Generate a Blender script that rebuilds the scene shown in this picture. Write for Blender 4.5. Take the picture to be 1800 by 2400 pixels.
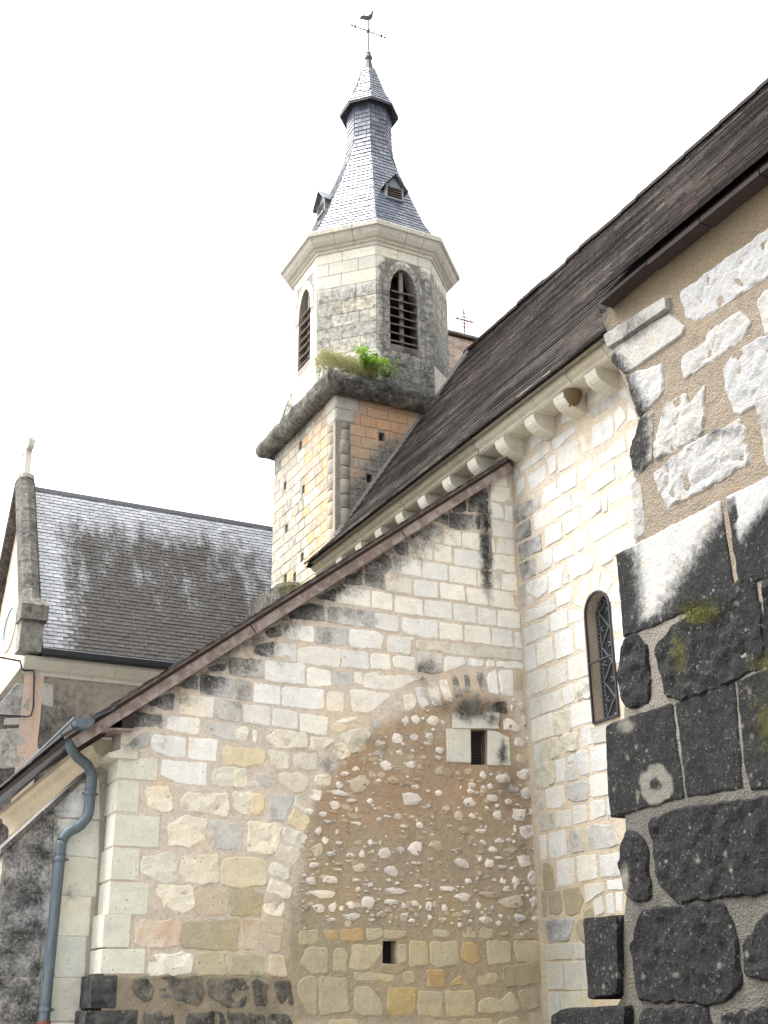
import bpy, bmesh, math, random
from mathutils import Vector, Matrix, noise
from mathutils.geometry import delaunay_2d_cdt

for o in list(bpy.data.objects):
    bpy.data.objects.remove(o)
SC = bpy.context.scene
COL = SC.collection
RAD = math.radians

# ------------------------------------------------------------------ camera
# solved from the vanishing points of the photograph; X runs along the chapel
# wall, Y along the nave wall, Z up, metres; eye 1.6 m above the ground
YAW, PITCH, ROLL, FPX = 0.47433112, 0.39091414, -0.01297879, 2811.943
EYE = Vector((0, 0, 1.6))
_f = Vector((math.sin(YAW)*math.cos(PITCH), math.cos(YAW)*math.cos(PITCH), math.sin(PITCH)))
_r0 = Vector((math.cos(YAW), -math.sin(YAW), 0)); _u0 = _r0.cross(_f)
RGT = _r0*math.cos(ROLL) + _u0*math.sin(ROLL)
UPV = -_r0*math.sin(ROLL) + _u0*math.cos(ROLL)
FWD = _f
cam_d = bpy.data.cameras.new('camera')
cam_d.sensor_fit = 'HORIZONTAL'; cam_d.sensor_width = 36; cam_d.lens = 36*FPX/1800
cam_d.clip_start = 0.05; cam_d.clip_end = 3000
cam = bpy.data.objects.new('camera', cam_d); COL.objects.link(cam)
cam.matrix_world = Matrix(((RGT.x, UPV.x, -FWD.x, EYE.x), (RGT.y, UPV.y, -FWD.y, EYE.y),
                           (RGT.z, UPV.z, -FWD.z, EYE.z), (0, 0, 0, 1)))
SC.camera = cam

# ------------------------------------------------------------------ light: bright overcast
SUN_EL, SUN_AZ = RAD(62), RAD(-52)      # azimuth measured from +Y towards +X
wd = bpy.data.worlds.new('World'); SC.world = wd; wd.use_nodes = True
nt = wd.node_tree; nt.nodes.clear()
sky = nt.nodes.new('ShaderNodeTexSky'); sky.sky_type = 'NISHITA'; sky.sun_disc = False
sky.sun_elevation = SUN_EL; sky.sun_rotation = SUN_AZ; sky.dust_density = 7.0; sky.air_density = 1.0
hs = nt.nodes.new('ShaderNodeHueSaturation'); hs.inputs['Saturation'].default_value = 0.12
bg = nt.nodes.new('ShaderNodeBackground'); bg.inputs['Strength'].default_value = 0.15
wo = nt.nodes.new('ShaderNodeOutputWorld')
nt.links.new(sky.outputs[0], hs.inputs['Color']); nt.links.new(hs.outputs[0], bg.inputs['Color'])
nt.links.new(bg.outputs[0], wo.inputs['Surface'])
sun_d = bpy.data.lights.new('sun', 'SUN'); sun_d.energy = .5; sun_d.angle = RAD(35); sun_d.color = (1, .965, .91)
sun = bpy.data.objects.new('sun', sun_d); COL.objects.link(sun)
sdir = Vector((math.sin(SUN_AZ)*math.cos(SUN_EL), math.cos(SUN_AZ)*math.cos(SUN_EL), math.sin(SUN_EL)))
sun.rotation_euler = sdir.to_track_quat('Z', 'Y').to_euler()
sun.location = (-10, -10, 30)
vs = SC.view_settings
vs.view_transform = 'Standard'; vs.look = 'None'; vs.gamma = 1; vs.exposure = 2.12
vs.use_curve_mapping = False

# ------------------------------------------------------------------ measuring helpers
def ray(x, y):
    return RGT*(x-900) - UPV*(y-1200) + FWD*FPX
def pix(P):
    d = Vector(P)-EYE; z = d.dot(FWD)
    return 900+FPX*d.dot(RGT)/z, 1200-FPX*d.dot(UPV)/z

class Wall:
    """a vertical plane with axes u (to the right as seen), v (up), n (towards the viewer)"""
    def __init__(s, origin, n):
        s.o = Vector(origin); s.n = Vector(n).normalized(); s.v = Vector((0, 0, 1)); s.u = s.v.cross(s.n)
    def uv(s, x, y):
        d = ray(x, y); t = (s.o-EYE).dot(s.n)/d.dot(s.n); P = EYE+d*t-s.o
        return (P.dot(s.u), P.dot(s.v))
    def at(s, u, v, h=0.0):
        return s.o+s.u*u+s.v*v+s.n*h

def rng(seed): return random.Random(seed)
def fbm(p, octv=4):
    s = 0; a = .5; q = Vector(p)
    for _ in range(octv):
        s += a*noise.noise(q); q = q*2.03; a *= .5
    return s
def smooth(a, b, x):
    t = max(0, min(1, (x-a)/(b-a))); return t*t*(3-2*t)
def inside(p, poly):
    x, y = p; c = False; j = len(poly)-1
    for i in range(len(poly)):
        xi, yi = poly[i]; xj, yj = poly[j]
        if (yi > y) != (yj > y) and x < (xj-xi)*(y-yi)/(yj-yi)+xi: c = not c
        j = i
    return c
def pdist(p, poly):
    best = 1e9; n = len(poly)
    for i in range(n):
        ax, ay = poly[i]; bx, by = poly[(i+1) % n]
        dx, dy = bx-ax, by-ay; L = dx*dx+dy*dy
        t = 0 if L == 0 else max(0, min(1, ((p[0]-ax)*dx+(p[1]-ay)*dy)/L))
        d = math.hypot(p[0]-ax-t*dx, p[1]-ay-t*dy)
        if d < best: best = d
    return best
def area(poly):
    return .5*sum(poly[i-1][0]*poly[i][1]-poly[i][0]*poly[i-1][1] for i in range(len(poly)))

# ------------------------------------------------------------------ object helpers
WL = {}
def wloc(o): return WL.get(o.name, Vector((0, 0, 0))) if o else Vector((0, 0, 0))
def tag(o, label=None, cat=None, group=None, kind=None):
    if label: o['label'] = label
    if cat: o['category'] = cat
    if group: o['group'] = group
    if kind: o['kind'] = kind
    return o
def thing(name, loc, label, cat, group=None):
    o = bpy.data.objects.new(name, None); COL.objects.link(o); o.location = loc
    o.empty_display_size = .3
    WL[o.name] = Vector(loc); return tag(o, label, cat, group)
def mk(name, verts, faces, mat, parent=None, origin=None, color=None, attrs=None, smooth_sh=False, fmat=None):
    vs_ = [Vector(v) for v in verts]
    if origin is None:
        origin = sum(vs_, Vector())/max(1, len(vs_))
    origin = Vector(origin)
    me = bpy.data.meshes.new(name)
    me.from_pydata([v-origin for v in vs_], [], faces)
    mats = mat if isinstance(mat, (list, tuple)) else [mat]
    for m in mats: me.materials.append(m)
    if fmat:
        me.polygons.foreach_set('material_index', fmat)
    if smooth_sh:
        me.polygons.foreach_set('use_smooth', [True]*len(me.polygons))
    if attrs:
        for k, vals in attrs.items():
            if k == 'tint':
                a = me.attributes.new(k, 'FLOAT_COLOR', 'POINT')
                a.data.foreach_set('color', [c for v in vals for c in (v[0], v[1], v[2], 1)])
            else:
                a = me.attributes.new(k, 'FLOAT', 'POINT'); a.data.foreach_set('value', list(vals))
    me.update()
    o = bpy.data.objects.new(name, me); COL.objects.link(o)
    if parent is not None:
        o.parent = parent; o.location = origin-wloc(parent)
    else: o.location = origin
    WL[o.name] = origin
    if color: o.color = (color[0], color[1], color[2], 1)
    return o
class MB:
    def __init__(s): s.v = []; s.f = []; s.m = []
    def add(s, vv, ff, mi=0):
        b = len(s.v); s.v += [Vector(x) for x in vv]; s.f += [tuple(i+b for i in q) for q in ff]; s.m += [mi]*len(ff)
    def hexa(s, p, mi=0):      # 8 points: bottom ring 0-3, top ring 4-7
        s.add(p, [(3,2,1,0),(4,5,6,7),(0,1,5,4),(1,2,6,5),(2,3,7,6),(3,0,4,7)], mi)
    def box(s, c, ax, ay, az, mi=0):   # centre and three half axes
        c = Vector(c); ax = Vector(ax); ay = Vector(ay); az = Vector(az)
        s.hexa([c-ax-ay-az, c+ax-ay-az, c+ax+ay-az, c-ax+ay-az, c-ax-ay+az, c+ax-ay+az, c+ax+ay+az, c-ax+ay+az], mi)
    def bar(s, a, b, w, h, upv=(0,0,1), mi=0):
        a = Vector(a); b = Vector(b); d = (b-a).normalized(); side = d.cross(Vector(upv))
        if side.length < 1e-4: side = d.cross(Vector((1,0,0)))
        side.normalize(); up = side.cross(d)
        s.box((a+b)/2, (b-a)/2, side*w/2, up*h/2, mi)
    def tube(s, pts, r, n=10, mi=0, cap=True):
        pts = [Vector(p) for p in pts]; rings = []
        prev = None
        for i, p in enumerate(pts):
            d = (pts[min(i+1, len(pts)-1)]-pts[max(i-1, 0)]).normalized()
            if prev is None:
                a = d.cross(Vector((0,0,1)));
                if a.length < .05: a = d.cross(Vector((0,1,0)))
            else: a = prev-d*prev.dot(d)
            a.normalize(); prev = a; b = d.cross(a)
            rr = r[i] if isinstance(r, (list, tuple)) else r
            rings.append([p+a*math.cos(2*math.pi*k/n)*rr+b*math.sin(2*math.pi*k/n)*rr for k in range(n)])
        vv = [q for g in rings for q in g]; ff = []
        for i in range(len(pts)-1):
            for k in range(n):
                k2 = (k+1) % n
                ff.append((i*n+k, i*n+k2, (i+1)*n+k2, (i+1)*n+k))
        if cap:
            ff.append(tuple(range(n-1, -1, -1))); ff.append(tuple((len(pts)-1)*n+k for k in range(n)))
        s.add(vv, ff, mi)
    def sweep(s, prof, a, b, au, av, mi=0, caps=True):
        """profile of (p,q) pairs in axes au, av swept from a to b"""
        a = Vector(a); b = Vector(b); n = len(prof)
        vv = [a+Vector(au)*p+Vector(av)*q for p, q in prof]+[b+Vector(au)*p+Vector(av)*q for p, q in prof]
        ff = [(k, (k+1) % n, n+(k+1) % n, n+k) for k in range(n)]
        if caps: ff += [tuple(range(n-1, -1, -1)), tuple(range(n, 2*n))]
        s.add(vv, ff, mi)
    def build(s, name, mat, parent=None, **k):
        return mk(name, s.v, s.f, mat, parent, fmat=s.m if max(s.m, default=0) else None, **k)

# ------------------------------------------------------------------ materials
def newmat(name):
    m = bpy.data.materials.new(name); m.use_nodes = True
    t = m.node_tree; t.nodes.clear()
    out = t.nodes.new('ShaderNodeOutputMaterial'); b = t.nodes.new('ShaderNodeBsdfPrincipled')
    t.links.new(b.outputs[0], out.inputs[0])
    return m, t, b
class NG:
    def __init__(s, t): s.t = t; s.pos = None
    def n(s, typ, **k):
        x = s.t.nodes.new(typ)
        for a, v in k.items(): setattr(x, a, v)
        return x
    def link(s, a, b): s.t.links.new(a, b)
    def P(s):
        if not s.pos: s.pos = s.n('ShaderNodeNewGeometry').outputs['Position']
        return s.pos
    def noise(s, scale, detail=4, rough=.55, dist=0, vec=None):
        x = s.n('ShaderNodeTexNoise'); x.inputs['Scale'].default_value = scale
        x.inputs['Detail'].default_value = detail; x.inputs['Roughness'].default_value = rough
        x.inputs['Distortion'].default_value = dist
        s.link(vec or s.P(), x.inputs['Vector']); return x.outputs[0]
    def voro(s, scale, feat='F1', vec=None):
        x = s.n('ShaderNodeTexVoronoi', feature=feat); x.inputs['Scale'].default_value = scale
        s.link(vec or s.P(), x.inputs['Vector']); return x.outputs['Distance']
    def math(s, op, a, b=None, c=None, clamp=False):
        x = s.n('ShaderNodeMath', operation=op); x.use_clamp = clamp
        for i, v in enumerate((a, b, c)):
            if v is None: continue
            if isinstance(v, (int, float)): x.inputs[i].default_value = v
            else: s.link(v, x.inputs[i])
        return x.outputs[0]
    def ramp(s, v, a, b, lo=0, hi=1):
        x = s.n('ShaderNodeMapRange', interpolation_type='SMOOTHSTEP')
        s.link(v, x.inputs[0])
        for i, q in enumerate((a, b, lo, hi)): x.inputs[i+1].default_value = q
        return x.outputs[0]
    def mix(s, f, a, b, mode='MIX'):
        x = s.n('ShaderNodeMix', data_type='RGBA', blend_type=mode)
        if isinstance(f, (int, float)): x.inputs[0].default_value = f
        else: s.link(f, x.inputs[0])
        for i, v in ((6, a), (7, b)):
            if isinstance(v, tuple): x.inputs[i].default_value = (v[0], v[1], v[2], 1)
            else: s.link(v, x.inputs[i])
        return x.outputs[2]
    def attr(s, name, col=False):
        x = s.n('ShaderNodeAttribute', attribute_name=name); return x.outputs['Color' if col else 'Fac']
    def objcol(s): return s.n('ShaderNodeObjectInfo').outputs['Color']
    def scale(s, col, v):
        x = s.n('ShaderNodeVectorMath', operation='SCALE'); s.link(col, x.inputs[0])
        if isinstance(v, (int, float)): x.inputs[3].default_value = v
        else: s.link(v, x.inputs[3])
        return x.outputs[0]
    def bump(s, h, strength, dist, b, normal=None):
        x = s.n('ShaderNodeBump'); x.inputs['Strength'].default_value = strength; x.inputs['Distance'].default_value = dist
        s.link(h, x.inputs['Height'])
        if normal: s.link(normal, x.inputs['Normal'])
        if b: s.link(x.outputs[0], b.inputs['Normal'])
        return x.outputs[0]

def stone_mat(name, k=1.0, use_tint=False, bumpd=.012, pit=.5, crust=(.022, .022, .023), crust2=(.13, .13, .125), sand=False, soft=(.15, .95), spots=0, spotc=(.20, .20, .185)):
    """weathered limestone: the colour comes from the object (or a tint on the mesh), black crust, orange
    iron stain and moss sit where the mesh carries them, their edges broken up by noise. k scales the grain."""
    m, t, b = newmat(name); g = NG(t)
    base = g.attr('tint', True) if use_tint else g.objcol()
    n1 = g.noise(3.1*k, 4); n2 = g.noise(15*k, 5, .65); n3 = g.noise(62*k, 2, .6); br_ = g.noise(8*k, 6, .70)
    vo = g.voro(36*k)
    v = g.math('ADD', g.math('MULTIPLY', n1, .34), g.math('MULTIPLY', n2, .42))
    v = g.math('ADD', g.math('MULTIPLY', n3, .26 if not sand else .60), v)
    v = g.math('ADD', v, .49 if not sand else .34)
    col = g.scale(base, v)
    # faint grey weathering veil and warm blotches
    col = g.mix(g.ramp(br_, .52, .74, 0, .42), col, g.mix(1.0, col, (.62, .63, .63), 'MULTIPLY'))
    col = g.mix(g.ramp(n1, .54, .72, 0, .45), col, g.mix(1.0, col, (1.0, .87, .62), 'MULTIPLY'))
    # pits
    gate = g.ramp(n2, .46, .60)
    pm = g.math('MULTIPLY', g.math('MULTIPLY', g.ramp(vo, .20, .08), gate), pit)
    col = g.mix(pm, col, g.scale(base, .28))
    if spots:
        pale = g.attr('pale')
    gr = g.attr('grime'); oc = g.attr('ochre'); mo = g.attr('moss')
    br = g.math('SUBTRACT', br_, .5); br2 = g.math('SUBTRACT', n3, .5)
    e = g.math('ADD', g.math('MULTIPLY', br, 1.5), g.math('MULTIPLY', br2, .7))
    om = g.ramp(g.math('ADD', oc, g.math('MULTIPLY', e, .9)), .25, .95)
    om = g.math('MULTIPLY', om, g.ramp(oc, .02, .25))
    col = g.mix(g.math('MULTIPLY', om, .62), col, g.mix(n2, (.53, .25, .11), (.60, .41, .25)))
    gm = g.ramp(g.math('ADD', gr, g.math('MULTIPLY', e, .8)), soft[0], soft[1])
    gm = g.math('MULTIPLY', gm, g.ramp(gr, .02, .25))
    crc = g.mix(g.ramp(g.math('ADD', g.math('MULTIPLY', n2, .6), g.math('MULTIPLY', n1, .5)), .42, .74), crust, crust2)
    sp = g.math('MULTIPLY', g.ramp(vo, .26, .10), g.ramp(br_, .52, .62))
    crc = g.mix(g.math('MULTIPLY', sp, .6), crc, (.44, .44, .40))
    if spots:     # pale crustose lichen in round spots of many sizes
        for sc, lo, am in ((4.2, .13, .55), (9, .16, .55), (23, .22, .5)):
            lv = g.voro(sc*k*.5); wob = g.math('MULTIPLY', br2, .12)
            crc = g.mix(g.math('MULTIPLY', g.math('MULTIPLY', g.ramp(g.math('ADD', lv, wob), lo, lo*.45), am*spots), g.ramp(n1, .40, .56, .15, 1)), crc, spotc)
    col = g.mix(gm, col, crc)
    if spots:
        col = g.mix(g.ramp(g.math('ADD', pale, g.math('MULTIPLY', g.math('ADD', br, br2), .8)), .12, .80), col, (.125, .118, .098))
    mm = g.ramp(g.math('ADD', mo, g.math('MULTIPLY', e, .9)), .30, .75)
    mm = g.math('MULTIPLY', mm, g.ramp(mo, .02, .2))
    col = g.mix(mm, col, g.mix(n2, (.016, .020, .004), (.075, .074, .012)))
    g.link(col, b.inputs['Base Color'])
    b.inputs['Roughness'].default_value = .9; b.inputs['Specular IOR Level'].default_value = .2
    h = g.math('ADD', g.math('MULTIPLY', n2, 1.0), g.math('MULTIPLY', n3, .45 if not sand else 1.0))
    h = g.math('SUBTRACT', h, g.math('MULTIPLY', pm, .9))
    h = g.math('ADD', h, g.math('MULTIPLY', br_, 1.2))
    g.bump(h, .7, bumpd, b)
    return m
M = {}
M['stone'] = stone_mat('limestone', .66, pit=.75)
M['mortar'] = stone_mat('lime_mortar', .66, True, .014, .5, sand=True)
M['near'] = stone_mat('crusted_limestone', 2.2, False, .020, .55, (.0045, .0045, .005), (.018, .018, .0175), soft=(.0, 1.0), spots=.8)
M['nearmortar'] = stone_mat('coarse_mortar', 1.05, True, .035, .9, (.015, .015, .015), (.06, .058, .054), sand=True)
M['far'] = stone_mat('tower_limestone', 1.5, False, .012, .7, (.065, .065, .062), (.22, .22, .205), spots=.7, spotc=(.42, .42, .39))
M['crust'] = stone_mat('blackened_limestone', 1.3, False, .03, .7, (.022, .021, .020), (.12, .115, .10), spots=1.0, spotc=(.34, .33, .30))

def simple(name, col, rough=.7, metal=0, var=.25, scale=8, bumpd=.004, stretch=None, spec=.4, col2=None):
    m, t, b = newmat(name); g = NG(t); vec = None
    if stretch:
        mp = g.n('ShaderNodeMapping'); mp.inputs['Scale'].default_value = stretch
        g.link(g.P(), mp.inputs[0]); vec = mp.outputs[0]
    n1 = g.noise(scale, 6, .6, vec=vec); n2 = g.noise(scale*6, 4, .6, vec=vec)
    v = g.math('ADD', g.math('MULTIPLY', n1, var*1.6), g.math('MULTIPLY', n2, var*.8)); v = g.math('ADD', v, 1-var*1.2)
    c = g.n('ShaderNodeRGB'); c.outputs[0].default_value = (*col, 1); cc = c.outputs[0]
    if col2: cc = g.mix(g.ramp(n1, .42, .62), col, col2)
    g.link(g.scale(cc, v), b.inputs['Base Color'])
    b.inputs['Roughness'].default_value = rough; b.inputs['Metallic'].default_value = metal
    b.inputs['Specular IOR Level'].default_value = spec
    if bumpd: g.bump(g.math('ADD', n1, g.math('MULTIPLY', n2, .5)), .6, bumpd, b)
    return m
M['wood'] = simple('weathered_board', (.21, .160, .138), .8, 0, .5, 9, .004, col2=(.30, .255, .235))
M['darkwood'] = simple('dark_timber', (.028, .019, .015), .8, 0, .4, 6, .004)
M['greywood'] = simple('grey_louvre_wood', (.24, .20, .17), .85, 0, .4, 9, .004, (1, 1, 6), col2=(.16, .12, .10))
M['zinc'] = simple('weathered_zinc', (.125, .155, .175), .55, .35, .4, 9, .002, stretch=(3, 3, .5), col2=(.085, .11, .13))
M['lead'] = simple('lead_sheet', (.07, .068, .075), .55, .4, .3, 6, .003)
M['iron'] = simple('dark_iron', (.05, .045, .055), .6, .5, .3, 20, .001)
M['rust'] = simple('rusty_iron', (.16, .07, .05), .8, .2, .4, 25, .001)
M['black'] = simple('black_gutter', (.02, .022, .026), .4, .1, .2, 6, .001)
M['void'] = simple('dark_interior', (.012, .011, .010), .95, 0, .3, 4, 0)
M['glass'] = simple('dark_leaded_glass', (.020, .023, .024), .22, 0, .5, 30, .001, spec=.5)
M['came'] = simple('lead_came', (.13, .14, .145), .5, .3, .3, 30, 0)
M['straw'] = simple('nest_mud', (.13, .095, .045), .95, 0, .6, 60, .01)
M['bark'] = simple('thin_bark', (.10, .07, .05), .9, 0, .3, 40, .002)
M['gravel'] = simple('grey_gravel', (.20, .195, .185), .95, 0, .4, 3, .02)
M['dormerboard'] = simple('grey_dormer_cladding', (.22, .23, .25), .7, 0, .3, 14, .002)
M['scratch'] = simple('scratched_stone', (.24, .235, .22), .9, 0, .2, 30, 0)
M['redpaint'] = simple('brown_paint', (.17, .06, .04), .6, 0, .3, 20, .001)

def leafmat(name, c1, c2):
    m, t, b = newmat(name); g = NG(t)
    col = g.mix(g.noise(14, 3), c1, c2); g.link(col, b.inputs['Base Color'])
    b.inputs['Roughness'].default_value = .5; b.inputs['Subsurface Weight'].default_value = .0
    tr = g.n('ShaderNodeBsdfTranslucent'); g.link(g.scale(col, 1.3), tr.inputs[0])
    ms = g.n('ShaderNodeMixShader'); ms.inputs[0].default_value = .35
    out = [n for n in t.nodes if n.type == 'OUTPUT_MATERIAL'][0]
    g.link(b.outputs[0], ms.inputs[1]); g.link(tr.outputs[0], ms.inputs[2]); g.link(ms.outputs[0], out.inputs[0])
    return m
M['leaf'] = leafmat('fresh_leaf', (.12, .24, .015), (.21, .34, .035))
M['grass'] = leafmat('dry_grass', (.16, .17, .05), (.32, .30, .14))
M['moss'] = simple('green_moss', (.05, .060, .008), .95, 0, .5, 30, .02, col2=(.11, .105, .015))

def slate_mat(name, moss):
    m, t, b = newmat(name); g = NG(t)
    tint = g.attr('tint', True); base = g.mix(1.0, g.objcol(), tint, 'MULTIPLY')
    n1 = g.noise(25, 5); v = g.math('ADD', g.math('MULTIPLY', n1, .5), .75)
    col = g.scale(base, v); rough = .36
    b.inputs['Specular IOR Level'].default_value = .62
    if moss:
        mo = g.attr('moss')
        mp = g.n('ShaderNodeMapping'); mp.inputs['Scale'].default_value = (2.6, .7, .7); g.link(g.P(), mp.inputs[0])
        e = g.math('ADD', g.math('MULTIPLY', g.math('SUBTRACT', g.noise(1.6, 8, .72, vec=mp.outputs[0]), .5), 1.9), g.math('MULTIPLY', g.math('SUBTRACT', g.noise(22, 5), .5), .6))
        mk_ = g.ramp(g.math('ADD', mo, g.math('MULTIPLY', e, 1.0)), .15, .90)
        lich = g.mix(g.noise(7, 6, .7), (.014, .014, .013), (.105, .098, .090))
        lich = g.mix(g.math('MULTIPLY', g.ramp(g.voro(17), .10, .05), .6), lich, (.45, .45, .42))
        col = g.mix(mk_, col, lich)
        r = g.math('ADD', g.math('MULTIPLY', mk_, .5), .24); g.link(r, b.inputs['Roughness'])
        sp = g.math('SUBTRACT', 1.0, g.math('MULTIPLY', mk_, .85)); g.link(sp, b.inputs['Specular IOR Level'])
    else:
        b.inputs['Roughness'].default_value = rough
    g.link(col, b.inputs['Base Color'])
    g.bump(n1, .5, .004, b)
    return m
M['slate'] = slate_mat('blue_slate', False)
M['mslate'] = slate_mat('lichened_slate', True)
def tile_mat():
    m, t, b = newmat('old_flat_tile'); g = NG(t)
    base = g.mix(1.0, g.objcol(), g.attr('tint', True), 'MULTIPLY')
    n1 = g.noise(16, 6, .65); n2 = g.noise(2.2, 5, .6)
    col = g.scale(base, g.math('ADD', g.math('MULTIPLY', n1, .9), .55))
    mm = g.ramp(n2, .54, .70, 0, .5); col = g.mix(mm, col, (.035, .029, .010))
    sp = g.math('MULTIPLY', g.ramp(g.voro(20), .16, .08), g.ramp(g.noise(5, 3), .45, .6))
    col = g.mix(g.math('MULTIPLY', sp, .45), col, (.30, .29, .27))
    g.link(col, b.inputs['Base Color']); b.inputs['Roughness'].default_value = .95
    b.inputs['Specular IOR Level'].default_value = .08
    g.bump(n1, .7, .008, b); return m
M['tile'] = tile_mat()
def edge_mat():
    m, t, b = newmat('lichened_tile_edge'); g = NG(t)
    base = g.mix(1.0, g.objcol(), g.attr('tint', True), 'MULTIPLY')
    g.link(g.scale(base, g.math('ADD', g.math('MULTIPLY', g.noise(11, 4), 7), 2.5)), b.inputs['Base Color']); b.inputs['Roughness'].default_value = .95
    return m
M['tileedge'] = edge_mat()
M['render'] = stone_mat('roughcast_render', 1.3, True, .02, .2, sand=True)
M['plaster'] = simple('pale_gable_plaster', (.50, .39, .31), .9, 0, .2, 12, .006)

# ------------------------------------------------------------------ wall sheets and stones
def resample(poly, step):
    out = []
    n = len(poly)
    for i in range(n):
        a = poly[i]; b = poly[(i+1) % n]; L = math.hypot(b[0]-a[0], b[1]-a[1]); k = max(1, int(round(L/step)))
        for j in range(k): out.append((a[0]+(b[0]-a[0])*j/k, a[1]+(b[1]-a[1])*j/k))
    return out
def chaikin(poly, f):
    out = []
    n = len(poly)
    for i in range(n):
        p = poly[i-1]; q = poly[i]; r = poly[(i+1) % n]
        for o in (p, r):
            L = math.hypot(o[0]-q[0], o[1]-q[1]); t = min(.3, f/max(L, 1e-6))
            out.append((q[0]+(o[0]-q[0])*t, q[1]+(o[1]-q[1])*t))
    return out
def cdt(points, loops):
    """loops: lists of indices into points that must be kept as edges"""
    edges = []
    for lp in loops: edges += [(lp[i], lp[(i+1) % len(lp)]) for i in range(len(lp))]
    r = delaunay_2d_cdt([Vector(p) for p in points], edges, [], 0, 1e-6)
    return r[0], r[2], r[3]

def sheet(name, wall, outline, holes, mat, parent, step=.12, rough=.006, depth=.35, fn=None, hole_depth=None, fscale=3.0):
    """the mortared body of a wall: a grid-filled outline with openings; edges run back by depth"""
    outline = resample(outline, step)
    pts = list(outline); loops = [list(range(len(outline)))]
    hs_ = []
    for h in holes:
        h = resample(h, step*.5); b = len(pts); pts += h; loops.append(list(range(b, b+len(h)))); hs_.append(h)
    us = [p[0] for p in outline]; vs2 = [p[1] for p in outline]; r = rng(name)
    u = min(us)+step/2
    while u < max(us):
        v = min(vs2)+step/2
        while v < max(vs2):
            q = (u+r.uniform(-.2, .2)*step, v+r.uniform(-.2, .2)*step)
            if inside(q, outline) and pdist(q, outline) > step*.4 and not any(inside(q, h) or pdist(q, h) < step*.4 for h in hs_):
                pts.append(q)
            v += step
        u += step
    P, F, orig = cdt(pts, loops)
    verts = []; fset = []
    for p in P:
        P3 = wall.at(p.x, p.y); verts.append(P3+wall.n*rough*2*fbm(P3*fscale, 3))
    cnt = {}
    for f in F:
        c = (sum(P[i].x for i in f)/3, sum(P[i].y for i in f)/3)
        if not inside(c, outline) or any(inside(c, h) for h in hs_): continue
        a = P[f[1]]-P[f[0]]; b2 = P[f[2]]-P[f[0]]
        if a.x*b2.y-a.y*b2.x < 0: f = (f[0], f[2], f[1])
        fset.append(tuple(f))
        for i in range(3):
            e = (f[i], f[(i+1) % 3]); cnt[e] = 1
    nb = len(verts); back = {}
    for (a, b2) in list(cnt):
        if (b2, a) in cnt: continue
        for i in (a, b2):
            if i not in back:
                back[i] = len(verts); verts.append(verts[i]-wall.n*depth)
        fset.append((a, back[a], back[b2], b2))
    tint, gr, oc, mo = [], [], [], []
    for v in verts:
        c, g, o, m = fn(v) if fn else ((.5, .45, .36), 0, 0, 0)
        tint.append(c); gr.append(g); oc.append(o); mo.append(m)
    return mk(name, verts, fset, mat, parent, attrs=dict(tint=tint, grime=gr, ochre=oc, moss=mo))

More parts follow.
